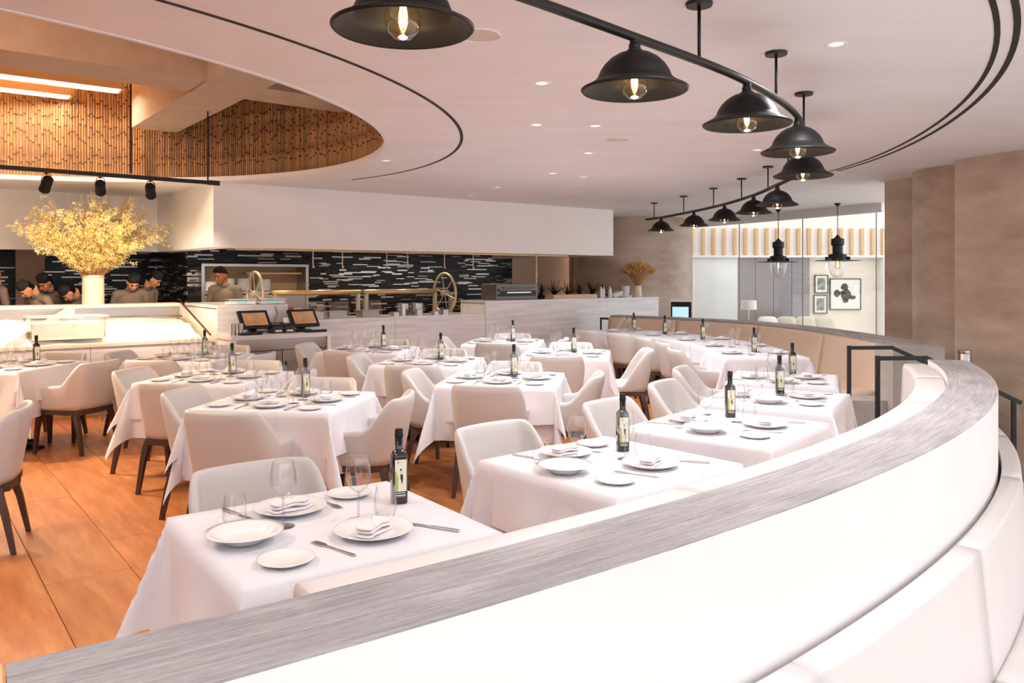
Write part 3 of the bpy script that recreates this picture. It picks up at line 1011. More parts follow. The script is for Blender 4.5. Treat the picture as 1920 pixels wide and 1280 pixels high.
# wine glass, tumbler
WBOWL = L_([(0, .0915), (.0045, .092), (.016, .098), (.034, .118), (.0425, .145), (.041, .172), (.0345, .213)], 20).mesh('glass_bowl', M['glass'], 'all')
WSTEM = L_([(.0065, .006), (.0036, .018), (.0034, .07), (.0048, .094)], 8).mesh('stem', M['stem'], 'all')
WFOOT = L_([(0, .0), (.037, .0), (.0375, .0015), (.02, .004), (.0065, .0065)], 20).mesh('foot', M['stem'], 'all')
TUMB = L_([(0, .0), (.022, .0), (.033, .012), (.0385, .038), (.037, .065), (.0315, .108)], 20).mesh('stemless_glass', M['glass'], 'all')
GRIM = MB().tube([(.0342 * math.cos(a), .0342 * math.sin(a), .213) for a in np.linspace(0, 2 * PI, 21)], .0006, 4, cap=False).mesh('rim', M['stem'], 'all')
# fork and knife
q = MB()
q.prism([(-.004, -.10), (.004, -.10), (.006, -.085), (.003, -.02), (.003, .03), (.0115, .05), (.0115, .062), (-.0115, .062), (-.0115, .05), (-.003, .03), (-.003, -.02), (-.006, -.085)], .001, .004)
for k in range(4):
    x = -.0095 + k * .0063; q.prism([(x - .0017, .060), (x + .0017, .060), (x + .001, .098), (x - .001, .098)], .0012, .0035)
FORK = q.mesh('fork', M['cutlery'])
q = MB()
q.prism([(-.005, -.115), (.005, -.115), (.0062, -.10), (.0045, -.01), (-.0045, -.01), (-.0062, -.10)], .001, .007)
q.prism([(-.004, -.01), (.004, -.01), (.0095, .02), (.0095, .075), (.003, .11), (-.004, .112)], .002, .004)
KNIFE = q.mesh('knife', M['cutlery'])
# olive oil bottle
q = MB(); q.lathe([(0, 0), (.026, 0), (.028, .004), (.028, .168), (.0265, .178), (.016, .19), (.0128, .197), (.0125, .236), (0, .236)], 24, sq=6)
OBODY = q.mesh('bottle_body', M['bottle'], True)
OCAP = L_([(.0138, .208), (.0142, .21), (.0142, .238), (.0158, .240), (.0158, .247), (.0145, .249), (.0145, .264), (.013, .2665), (0, .2665)], 18).mesh('cap', M['blackmatte'], True)
q = MB()
def rect(q, x0, x1, z0, z1, y, m_): q.box(((x0 + x1) / 2, y, (z0 + z1) / 2), (x1 - x0, .0006, z1 - z0), 0, m_)
rect(q, -.021, .021, .046, .160, -.0284, 0)
q.prism([(-.021, 0), (-.010, 0), (-.0095, .05), (-.0165, .071), (-.021, .073)], 0, .0005, 1)
b_ = len(q.v) - 10
q.v[b_:] = [(x, -.0290 - z, .046 + y) for x, y, z in q.v[b_:]]
def flat(q, poly, m_, y=-.0292):
    q.add([(x, y, z) for x, z in poly] + [(x, y + .0005, z) for x, z in poly], [tuple(range(len(poly)))] + [(i, (i + 1) % len(poly), len(poly) + (i + 1) % len(poly), len(poly) + i) for i in range(len(poly))], m_)
flat(q, [(.000, .118), (.004, .123), (.001, .130), (-.003, .124)], 2)
flat(q, [(.001, .1115), (.0025, .113), (.001, .1145), (-.0005, .113)], 2)
flat(q, [(-.001, .108), (.007, .108), (.008, .095), (.006, .070), (.002, .082), (-.002, .096)], 2)
flat(q, [(-.012, .146), (-.006, .148), (-.005, .153), (-.010, .155), (-.014, .151)], 3)
flat(q, [(.001, .148), (.004, .148), (.004, .151), (.001, .151)], 3)
rect(q, -.021, .021, .020, .045, -.0284, 2)
rect(q, -.018, .017, .0395, .0420, -.0290, 4); rect(q, -.018, .018, .0305, .0345, -.0290, 4); rect(q, -.013, .017, .0265, .0280, -.0290, 3)
OLAB = q.mesh('label', [M['cream'], M['olive'], M['ink'], M['concrete'], M['labelwhite']])

GZ = TZ + .0065


def wine(x, y, label, group):
    t = thing('wine_glass', label, 'wine glass', (x, y, GZ), rnd.uniform(0, 6), group)
    link('glass_bowl', WBOWL, t); link('stem', WSTEM, t); link('foot', WFOOT, t); link('rim', GRIM, t)


def oil(x, y, phrase, face=None):
    # the label side looks towards the room's entrance
    rz = math.atan2(y, x) + PI / 2 + PI + R(14) if face is None else face
    t = thing('oil_bottle', 'dark olive oil bottle on ' + phrase, 'bottle', (x, y, GZ), rz, 'olive oil bottles on the tables')
    link('bottle_body', OBODY, t); link('cap', OCAP, t); link('label', OLAB, t)


def solo(name, me, label, cat, x, y, z, rz, group):
    return tag(link(name, me, None, (x, y, z), rz), label, cat, group)


def rot2(x, y, a): return (x * math.cos(a) - y * math.sin(a), x * math.sin(a) + y * math.cos(a))


def setting(cx, cy, ang, side, phrase, dist=.27, wineoff=(.10, .14), extras=True, lat=0, bread=True, tum=None):
    """one place: ang is the outward direction of the sitter seen from the table centre"""
    def at(r, l):   # r towards the sitter, l to the sitter's right
        dx, dy = rot2(r, 0, ang); ex, ey = rot2(0, 1, ang)
        return cx + dx + ex * (l + lat), cy + dy + ey * (l + lat)
    x, y = at(dist, 0); rz = ang - PI / 2
    w = f'{side} of {phrase}'
    solo('dinner_plate', PLATE, 'white dinner plate at the ' + w, 'plate', x, y, GZ, 0, 'white dinner plates')
    solo('napkin', NAPKIN, 'folded white napkin on the plate, ' + w, 'napkin', x, y, GZ + .0075, rz + rnd.uniform(-.5, .5), 'folded napkins')
    if extras:
        x2, y2 = at(dist + .03, -.165); solo('fork', FORK, 'silver fork at the ' + w, 'fork', x2, y2, GZ, rz + PI + rnd.uniform(-.06, .06), 'silver forks')
        x2, y2 = at(dist + .03, .165); solo('knife', KNIFE, 'silver knife at the ' + w, 'knife', x2, y2, GZ, rz + PI + rnd.uniform(-.06, .06), 'silver knives')
    if bread:
        x2, y2 = at(dist + .02, -.33); solo('bread_plate', BREAD, 'small white bread plate at the ' + w, 'plate', x2, y2, GZ, 0, 'small bread plates')
    x2, y2 = at(dist - wineoff[1], wineoff[0]); wine(x2, y2, 'clear wine glass at the ' + w, 'wine glasses')
    x2, y2 = at(dist - wineoff[1] + .02, wineoff[0] + .11) if tum is None else at(*tum)
    solo('stemless_glass', TUMB, 'clear stemless water glass at the ' + w, 'glass', x2, y2, GZ, 0, 'stemless glasses')


# ---- four-seat tables on the open floor (turned 45 degrees to the planks)
T4 = R(-8)
FOUR = [  # centre, phrase, seats (side: arms), bottle offset
    ((-1.49, 5.30), 'the front table of the left row', dict(near=1, left=1, right=1, far=1), (.09, .12)),
    ((-2.40, 6.52), 'the middle table of the left row', dict(near=1, left=1, right=1, far=1), (.08, .11)),
    ((-3.25, 8.12), 'the back table of the left row', dict(near=1, left=1, right=1, far=1), (.08, .13)),
    ((-4.62, 7.38), 'the table by the left frame edge', dict(near=0, left=1, right=1, far=1), (.16, .12)),
    ((-.07, 6.42), 'the front table of the centre row', dict(near=1, left=1, right=1, far=1), (.085, .10)),
    ((-.80, 7.72), 'the middle table of the centre row', dict(near=1, left=1, right=0, far=1), (.10, .13)),
    ((-1.60, 8.98), 'the back table of the centre row', dict(near=1, left=1, right=0, far=1), (.14, .10)),
    ((.58, 8.52), 'the front table of the right row', dict(near=2, left=0, right=2, far=1), (.085, .11)),
    ((-.10, 10.02), 'the back table of the right row', dict(near=1, left=1, right=1, far=1), (.11, .11)),
]
SIDE_A = dict(near=-PI / 2, right=0, far=PI / 2, left=PI)
SIDE_N = dict(near='camera side', right='right-hand side', far='kitchen side', left='left-hand side')
for k, ((cx, cy), ph, seats, bo) in enumerate(FOUR):
    table(cx, cy, T4, .45, .45, ph, .27, .41, 'four-seat square dining tables')
    for sd, on in seats.items():
        a = SIDE_A[sd] + T4
        if on:
            dist = .50 + rnd.uniform(-.02, .03); jit = rnd.uniform(-.03, .03)
            dx, dy = rot2(dist, jit, a)
            if k == 0 and sd == 'near': dx -= .05
            if k == 3 and sd == 'right': dx += .12
            if k == 7: dx, dy = rot2(.60 if sd == 'right' else .52, -.06 if sd == 'near' else 0, a)
            chair(cx + dx, cy + dy, a + PI + rnd.uniform(-.1, .1), f'cream leather {"armchair" if on == 1 else "armless chair"} at the {SIDE_N[sd]} of {ph}', on == 1)
        setting(cx, cy, a, SIDE_N[sd], ph, extras=True, bread=True, **(dict(wineoff=(.02, .17), tum=(.21, .15)) if sd == 'right' else {}))
    oil(cx + bo[0], cy + bo[1], ph)
# solitary chair by the left edge, its table is out of view
chair(-3.16, 4.66, R(202), 'cream leather armchair standing alone by the left frame edge', True)

# ---- two-seat tables along the near bench
TWO = [((-.60, 2.635), 36, 'the nearest bench table'), ((.43, 3.53), 41, 'the second bench table from the camera'), ((1.20, 4.42), 50, 'the third bench table from the camera'),
       ((1.80, 5.42), 60, 'the fourth bench table from the camera'), ((2.18, 6.42), 68, 'the fifth bench table from the camera')]
bott = [(-.41, 2.90), (.52, 3.76), (1.27, 4.66), (1.87, 5.59), (2.33, 6.65)]
for k, ((cx, cy), deg, ph) in enumerate(TWO):
    rz = R(deg)
    table(cx, cy, rz, .41, .40, ph, .26, .36, 'two-seat bench tables')
    ca = rz + PI / 2
    dx, dy = rot2(.56 if k else .52, .0, ca)
    chair(cx + dx, cy + dy, ca + PI + rnd.uniform(-.06, .06), 'cream leather chair at the open side of ' + ph, False if k < 2 else True)
    def tl(x, y): a_ = rot2(x, y, rz); return cx + a_[0], cy + a_[1]
    for (px, py, sd) in ((-.05, .225, 'chair side'), (.075, -.17, 'bench side')):
        x, y = tl(px, py)
        solo('dinner_plate', PLATE, f'white dinner plate at the {sd} of {ph}', 'plate', x, y, GZ, 0, 'white dinner plates')
        solo('napkin', NAPKIN, f'folded white napkin on the plate, {sd} of {ph}', 'napkin', x, y, GZ + .0075, rz + rnd.uniform(-.25, .25) + (.35 if sd[0] == 'b' else .1), 'folded napkins')
    for (fx, fy, kx, ky, ff, sd) in ((.095, .25, -.205, .27, 0, 'chair side'), (-.085, -.225, .25, -.21, PI, 'bench side')):
        x, y = tl(fx, fy); solo('fork', FORK, f'silver fork at the {sd} of {ph}', 'fork', x, y, GZ, rz + ff + PI + rnd.uniform(-.1, .1) + (.35 if ff else .1), 'silver forks')
        x, y = tl(kx, ky); solo('knife', KNIFE, f'silver knife at the {sd} of {ph}', 'knife', x, y, GZ, rz + ff + PI + rnd.uniform(-.1, .1) + (.5 if ff else .3), 'silver knives')
    for (wx_, wy_, ux, uy, sd) in ((-.13, .075, -.26, .165, 'chair side'), (.10, -.005, .185, -.035, 'bench side')):
        x, y = tl(wx_, wy_); wine(x, y, f'clear wine glass at the {sd} of {ph}', 'wine glasses')
        x, y = tl(ux, uy); solo('stemless_glass', TUMB, f'clear stemless water glass at the {sd} of {ph}', 'glass', x, y, GZ, 0, 'stemless glasses')
    x, y = tl(-.28, .0); solo('shallow_bowl', BOWL, 'wide white sharing bowl on ' + ph, 'bowl', x, y, GZ, 0, 'wide sharing bowls')
    x, y = tl(-.24, -.25); solo('bread_plate', BREAD, 'small white plate at the bench side of ' + ph, 'plate', x, y, GZ, 0, 'small bread plates')
    x, y = tl(.20, .29); solo('bread_plate', BREAD, 'small white plate at the chair side of ' + ph, 'plate', x, y, GZ, 0, 'small bread plates')
    oil(bott[k][0], bott[k][1], ph)

# ---- tables along the far bench
FARB_T = [((2.58, 8.5), 90, 'the first far-bench table', True), ((2.62, 9.42), 92, 'the second far-bench table', False), ((2.48, 10.33), 104, 'the third far-bench table', True),
          ((2.17, 11.2), 118, 'the fourth far-bench table', True), ((1.70, 12.0), 130, 'the fifth far-bench table', True)]
for k, ((cx, cy), deg, ph, bt) in enumerate(FARB_T):
    rz = R(deg)
    table(cx, cy, rz, .42, .42, ph, .26, .36, 'two-seat far bench tables')
    ca = rz + PI / 2
    dx, dy = rot2(.60, 0, ca)
    chair(cx + dx, cy + dy, ca + PI + rnd.uniform(-.08, .08), 'cream leather armchair at the open side of ' + ph, True)
    setting(cx, cy, ca, 'chair side', ph, dist=.25, wineoff=(.12, .17), extras=k < 2, bread=False)
    setting(cx, cy, ca + PI, 'bench side', ph, dist=.25, wineoff=(.12, .17), extras=k < 2, bread=False)
    if bt:
        bx, by = {0: (2.62, 8.66), 2: (2.48, 10.4), 3: (2.17, 11.36), 4: (1.85, 12.15)}[k]
        oil(bx, by, ph)

# ================================================================== LIGHT FITTINGS
BAR_Z = 2.475
LAMPS_A = [(-.315, 2.31), (.472, 3.08), (1.11, 3.78), (1.65, 4.62), (2.08, 5.72)]
LAMPS_B = [(2.67, 8.05), (2.74, 9.07), (2.71, 10.2), (2.57, 11.3), (2.33, 12.5)]
q = MB()
q.lathe([(.016, .147), (.035, .144), (.066, .133), (.094, .116), (.117, .093), (.133, .068), (.142, .045), (.146, .036), (.152, .034), (.153, .029), (.165, .023), (.184, .012), (.198, .004), (.204, -.003), (.201, -.009), (.194, -.004), (.180, .004), (.160, .016), (.146, .024), (.137, .042), (.128, .066), (.112, .09), (.090, .112), (.062, .128), (.02, .138), (0, .14)], 44)
SHADE = q.mesh('shade', M['blackmatte'], 'all')
RIMM = MB().lathe([(.2035, -.006), (.2065, -.003), (.2065, .001), (.202, .003)], 40).mesh('rim', M['black'], 'all')
NECK = MB().lathe([(0, .138), (.028, .14), (.03, .150), (.023, .155), (.023, .172), (.019, .176), (.019, .192), (0, .192)], 16).mesh('neck', M['black'], True)
BULB = MB().lathe([(.014, .095), (.017, .082), (.038, .064), (.052, .036), (.054, .014), (.044, -.016), (.024, -.034), (0, -.039)], 20).mesh('bulb', M['bulbglass'], 'all')
q = MB()
for k in range(5):
    a = 2 * PI * k / 5
    q.tube([(.006 * math.cos(a), .006 * math.sin(a), .07), (.012 * math.cos(a + .3), .012 * math.sin(a + .3), .03), (.005 * math.cos(a + .6), .005 * math.sin(a + .6), -.002)], .0022, 5)
q.tube([(0, 0, .1), (0, 0, .06)], .008, 6)
FILA = q.mesh('filament', M['bulb'])


def bell_lamp(x, y, label):
    t = thing('pendant_lamp', label, 'pendant lamp', (x, y, 2.30), 0, 'black bell pendants on curved bars')
    link('shade', SHADE, t); link('rim', RIMM, t); link('neck', NECK, t)
    b = link('bulb', BULB, t); link('filament', FILA, b)
    d = bpy.data.lights.new('pendant_glow', 'POINT'); d.energy = 2.6; d.color = (1, .74, .45); d.shadow_soft_size = .03
    lo = bpy.data.objects.new('pendant_glow', d); COL.objects.link(lo); lo.location = (x, y, 2.245)


names = ['nearest black bell pendant, cut by the top of the picture', 'second black bell pendant on the near bar', 'third black bell pendant on the near bar',
         'fourth black bell pendant, in front of another', 'fifth black bell pendant, last on the near bar',
         'first black bell pendant on the far bar', 'second black bell pendant on the far bar', 'third black bell pendant on the far bar', 'fourth black bell pendant on the far bar', 'farthest black bell pendant, near the bronze column']
for (x, y), n_ in zip(LAMPS_A + LAMPS_B, names): bell_lamp(x, y, n_)


def lamp_bar(pts, rods, label):
    t = thing('lamp_bar', label, 'lamp bar', (0, 0, 0), 0, 'curved black lamp bars')
    q = MB(); q.tube([(x, y, BAR_Z + .025) for x, y, *_ in catmull([(a, b, 0) for a, b in pts], 8)], .0185, 10); part('bar', q, M['black'], t, 'all')
    for x, y in rods:
        q = MB(); q.tube([(x, y, BAR_Z + .03), (x, y, CEIL - .012)], .0075, 8); r_ = part('rod', q, M['black'], t, 'all')
        part('canopy', MB().lathe([(0, CEIL - .016), (.055, CEIL - .016), (.058, CEIL - .002), (0, CEIL - .002)], 20, off=(x, y, 0)), M['black'], r_, True)


lamp_bar([(-1.1, 1.75)] + LAMPS_A + [(2.2, 6.2)], [(-.6, 2.1), (.80, 3.42), (1.38, 4.18), (1.86, 5.10)], 'near curved black bar carrying five bell pendants')
lamp_bar([(2.62, 7.5)] + LAMPS_B + [(2.17, 12.95)], [(2.63, 7.62), (2.72, 8.5), (2.74, 9.55), (2.67, 10.6), (2.5, 11.65), (2.26, 12.72)], 'far curved black bar carrying five smaller bell pendants')


# lantern pendants by the glass
def lantern(x, y, ztop, label):
    t = thing('lantern_pendant', label, 'pendant lamp', (x, y, 0), 0, 'glass dome lantern pendants')
    part('canopy', MB().lathe([(0, CEIL - .06), (.01, CEIL - .055), (.05, CEIL - .01), (.055, CEIL - .002), (0, CEIL - .002)], 16), M['black'], t, True)
    q = MB(); z = ztop; i = 0
    while z < CEIL - .06:
        q.tube([((.012 * math.cos(a)) * (1 if i % 2 else 0), (.012 * math.cos(a)) * (0 if i % 2 else 1), z + .02 + .022 * math.sin(a)) for a in np.linspace(0, 2 * PI, 7)], .0035, 4)
        z += .036; i += 1
    part('chain', q, M['black'], t)
    o = ztop - .5
    part('body', MB().lathe([(0, o + .5), (.02, o + .47), (.06, o + .43), (.10, o + .42), (.10, o + .325), (.08, o + .31), (.078, o + .19), (.14, o + .17), (.145, o + .11), (.16, o + .095), (.0, o + .095)], 24), M['black'], t, True)
    part('disc', MB().lathe([(.10, o + .09), (.34, o + .075), (.345, o + .07), (.34, o + .066), (.10, o + .075)], 36), M['black'], t, True)
    part('globe', MB().lathe([(.135, o + .08), (.14, o + .03), (.13, o - .06), (.105, o - .14), (.06, o - .19), (0, o - .205)], 24), M['glass'], t, 'all')
    b = part('bulb', MB().lathe([(.02, o + .07), (.045, o + .02), (.05, o - .02), (.03, o - .055), (0, o - .065)], 16), M['bulbglass'], t, 'all')
    part('filament', MB().tube([(0, 0, o + .05), (.008, 0, o), (0, .008, o - .04)], .006, 6), M['bulb'], b)
    for k in range(4):
        a = PI / 4 + k * PI / 2
        part('wing_nut', MB().box((.17 * math.cos(a), .17 * math.sin(a), o + .11), (.06, .02, .05), a), M['black'], t)


lantern(4.66, 14.0, 2.26, 'left glass dome lantern pendant in front of the partition')
lantern(5.21, 12.8, 2.26, 'right glass dome lantern pendant in front of the pictures')


# recessed downlights and speakers
def P3(u, v, z):
    Y = (1.58 - z) * 1500 / (v - 518); return ((u - 960) / 1500 * Y, Y)


def downlight(x, y, label, power=0):
    t = thing('downlight', label, 'downlight', (x, y, CEIL), 0, 'recessed ceiling downlights')
    part('trim_ring', MB().lathe([(.036, -.001), (.05, -.004), (.054, -.001), (.054, .01), (.036, .01)], 24), M['ceil'], t, True)
    part('lens', MB().lathe([(0, -.0015), (.035, -.0015), (.035, .006), (0, .006)], 20), M['downlight'], t, True)
    if power:
        d = bpy.data.lights.new('downlight_beam', 'SPOT'); d.energy = power; d.color = (.985, .975, 1.0); d.spot_size = R(156); d.spot_blend = .9; d.shadow_soft_size = .05
        lo = bpy.data.objects.new('downlight_beam', d); COL.objects.link(lo); lo.location = (x, y, CEIL - .02)


DL = [((1016, 156), 'nearest bright downlight in front of the bell pendants'), ((1116, 236), 'downlight beside the round ceiling speaker'), ((1006, 234), 'dim downlight left of the round ceiling speaker'),
      ((1103, 287), 'downlight just beyond the round ceiling speaker'), ((1037, 325), 'small downlight over the centre tables'), ((1094, 332), 'faint downlight over the right tables'),
      ((932, 351), 'small downlight near the soffit'), ((724, 301), 'faint downlight between opening and black slot'), ((883, 366), 'faint downlight at the soffit edge'), ((1420, 281), 'small downlight beyond the fourth pendant'),
      ((1568, 83), 'pale downlight in the open ceiling at the right')]
for (u, v), l_ in DL:
    x, y = P3(u, v, CEIL); downlight(x, y, l_, 0 if v > 348 or u == 724 else 125 if 320 < v else 62 if 230 < v else 88)
for (u, v, r_, l_) in [(897, 65, .11, 'round ceiling speaker beside the nearest pendant'), (1157, 261, .11, 'round ceiling speaker near the middle of the ceiling'), (1070, 367, .12, 'distant round ceiling speaker by the soffit')]:
    x, y = P3(u, v, CEIL)
    t = thing('ceiling_speaker', l_, 'speaker', (x, y, CEIL), 0, 'round ceiling speakers')
    part('bezel', MB().lathe([(r_ * .92, -.002), (r_ * .95, -.008), (r_, -.003), (r_, .01), (r_ * .92, .01)], 32), M['ceil'], t, True)
    part('grille', MB().lathe([(0, -.004), (r_ * .91, -.003), (r_ * .91, .008), (0, .008)], 32), M['grille'], t, True)
# unseen downlights added outside the frame to brighten the room
for i, (x, y) in enumerate([(-2.6, 2.3), (-.6, .9), (-6.2, .9), (-9.0, 2.5), (3.4, 2.6), (2.2, 1.2), (1.0, 2.4)]):
    downlight(x, y, 'added unseen ceiling downlight over ' + ['the bare floor at left', 'the near wall end', 'the floor far to the left', 'the tables out of view at left', 'the outer bench', 'the near bench end', 'the front bench tables'][i], [85, 45, 50, 50, 35, 30, 70][i])

# track with three spot heads
TP = Vector((-6.2, 6.27)); TQ = Vector((-3.26, 8.74)); td = (TQ - TP).normalized(); trz = math.atan2(td.y, td.x)
t = thing('lighting_track', 'black lighting track hung below the ceiling opening', 'lighting track', (0, 0, 0))
c_ = (TP + TQ) / 2
part('rail', MB().box((c_.x, c_.y, 2.6), ((TQ - TP).length, .035, .04), trz), M['black'], t)
part('end_cap', MB().box((TQ.x, TQ.y, 2.6), (.12, .05, .05), trz), M['black'], t)
for (x, y) in [(-3.84, 8.06), (-3.30, 8.68), (-5.3, 7.0)]:
    part('rod', MB().tube([(x, y, 2.62), (x, y, 4.3)], .009, 8), M['black'], t)


def track_spot(u, v, label, aim, power):
    k = Vector(((u - 960) / 1500, 1)); # where the bar passes this direction
    den = td.x * 1 - td.y * k.x
    s = (k.x * TP.y - TP.x) / den; p = TP + td * s
    t = thing('spotlight', label, 'spotlight', (p.x, p.y, 2.58), 0, 'black spotlights on the track')
    d = (Vector(aim) - Vector((p.x, p.y, 2.45))).normalized()
    part('yoke', MB().tube([(.05 * math.cos(a), .0, -.075 + .075 * math.sin(a)) for a in np.linspace(-.3, PI + .3, 12)], .004, 6), M['black'], t)
    part('stem', MB().tube([(0, 0, 0), (0, 0, -.02)], .012, 8), M['black'], t)
    q = MB(); q.lathe([(0, -.08), (.04, -.08), (.048, -.07), (.048, .05), (.052, .055), (.052, .085), (.044, .085), (.04, .06), (0, .06)], 20, axis=d, off=(0, 0, -.11)); part('head', q, M['blackmatte'], t, True)
    L = bpy.data.lights.new('track_beam', 'SPOT'); L.energy = power; L.color = (1, .80, .58); L.spot_size = R(70); L.spot_blend = .7; L.shadow_soft_size = .04
    lo = bpy.data.objects.new('track_beam', L); COL.objects.link(lo)
    lo.location = Vector((p.x, p.y, 2.47)) + d * .1; lo.rotation_euler = d.to_track_quat('-Z', 'Y').to_euler()


track_spot(87, 345, 'left black spotlight on the track', K(-2.2, .7, 1.0), 130)
track_spot(188, 350, 'middle black spotlight on the track', K(-1.0, .9, 1.3), 150)
track_spot(282, 358, 'right black spotlight on the track', K(-.4, .7, 1.1), 130)

track_spot(-110, 300, 'added black spotlight on the track, first unseen beyond the frame edge', (-2.3, 6.4, .75), 230)  # this and the next are extra unseen spots, added to brighten the left tables
track_spot(-230, 300, 'added black spotlight on the track, second unseen beyond the frame edge', (-4.0, 6.2, .3), 230)

# ================================================================== KITCHEN
def ktag(name, label, cat, t, s, z, group=None, drz=0): return thing(name, label, cat, K(t, s, z), RZ + drz, group)


# counters (each unit is a thing)
def counter(label, t0, t1, s0, s1, z, m_='marble'):
    w_ = t1 - t0; d_ = s1 - s0
    o = ktag('kitchen_counter', label, 'counter', t0, s0, 0)
    nP = max(1, round(w_ / 1.55))
    for i in range(nP):
        part('panel', MB().box(((i + .5) * w_ / nP, .02, (z - .04) / 2), (w_ / nP - .004, .04, z - .04)), M[m_], o)
    part('body', MB().box((w_ / 2, d_ / 2 + .02, (z - .05) / 2), (w_ - .01, d_ - .05, z - .05)), M['white'], o)
    part('worktop', MB().box((w_ / 2, d_ / 2, z - .02), (w_, d_, .04)), M[m_], o, bevel=.004)
    return o


counter('veined marble tower block behind the card terminals', .05, .96, 0, 1.4, 1.22)
counter('lower veined marble counter in front of the grill', .965, 4.145, 0, .75, 1.0)
counter('taller veined marble counter with plants and bowls', 4.15, 8.13, 0, .7, 1.2)
# seafood ice display
o = ktag('ice_display', 'long white stone display counter filled with crushed ice', 'display counter', 0, 0, 0)
for i in range(4):
    part('front_panel', MB().box((-.02 - .67 - i * 1.34, .02, .39), (1.335, .04, .78)), M['marble'], o)
part('body', MB().box((-2.7, .75, .38), (5.36, 1.4, .76)), M['white'], o)
part('baseboard', MB().box((-2.7, -.012, .05), (5.4, .02, .1)), M['tanwood'], o)
part('front_ledge', MB().box((-2.7, .06, .80), (5.4, .16, .035)), M['marblewarm'], o)
def icef(u, v):
    x = -5.3 + 5.2 * u; y = .14 + 1.14 * v
    return (x, y, .80 + .24 * v + .022 * math.sin(x * 5 + y * 7) * math.sin(y * 9 + x * 3) + rnd.uniform(-.006, .006) + .05 * math.sin(v * PI) ** 2)
part('ice_bed', MB().grid(icef, 130, 26), M['ice'], o, 'all', kind='stuff')
part('steel_back', MB().box((-2.7, 1.31, 1.05), (5.3, .03, .34)), M['steel'], o)
part('back_ledge', MB().box((-2.7, 1.5, 1.20), (5.4, .42, .04)), M['marblewarm'], o)
part('pipe', MB().tube([(-1.9, .98, 1.06), (-.1, .98, 1.06)], .014, 8), M['steel'], o, 'all')
for x0, x1, mm in ((-.03, -.03, 'marblewarm'), (-2.2, -1.25, 'white')):
    q = MB(); th = .03
    pr = [(0, .70), (1.4, .70), (1.4, 1.22), (1.28, 1.22), (.02, .85)]
    vs = [(x0 + (x1 - x0) * y / 1.4 - th / 2, y, z) for y, z in pr] + [(x0 + (x1 - x0) * y / 1.4 + th / 2, y, z) for y, z in pr]
    q.add(vs, [(0, 1, 2, 3, 4), (9, 8, 7, 6, 5)] + [(i, (i + 1) % 5, 5 + (i + 1) % 5, 5 + i) for i in range(5)]); part('side_screen', q, M[mm], o)
q = MB(); q.box((.0, 0, 0), (.02, 1.44, .02)); 
part('edge_strip', MB().tube([(-.03, .02, .862), (-.03, 1.28, 1.232)], .012, 6), M['walnut'], o)
# acrylic bin on the ice
b = ktag('acrylic_bin', 'clear acrylic bin standing on the crushed ice', 'bin', -1.55, .36, .90)
for n_, c, s in (('wall', (0, -.2, .1), (.74, .008, .24)), ('wall', (0, .2, .1), (.74, .008, .24)), ('wall', (-.37, 0, .1), (.008, .4, .24)), ('wall', (.37, 0, .1), (.008, .4, .24))):
    part(n_, MB().box(c, s), M['strawglass'], b)
q = MB()
for c, s in (((0, -.21, .225), (.80, .03, .012)), ((0, .21, .225), (.80, .03, .012)), ((-.39, 0, .225), (.03, .44, .012)), ((.39, 0, .225), (.03, .44, .012))): q.box(c, s)
part('rim', q, M['plastic'], b)
part('ice_fill', MB().box((0, 0, .06), (.72, .38, .18)), M['ice'], b)

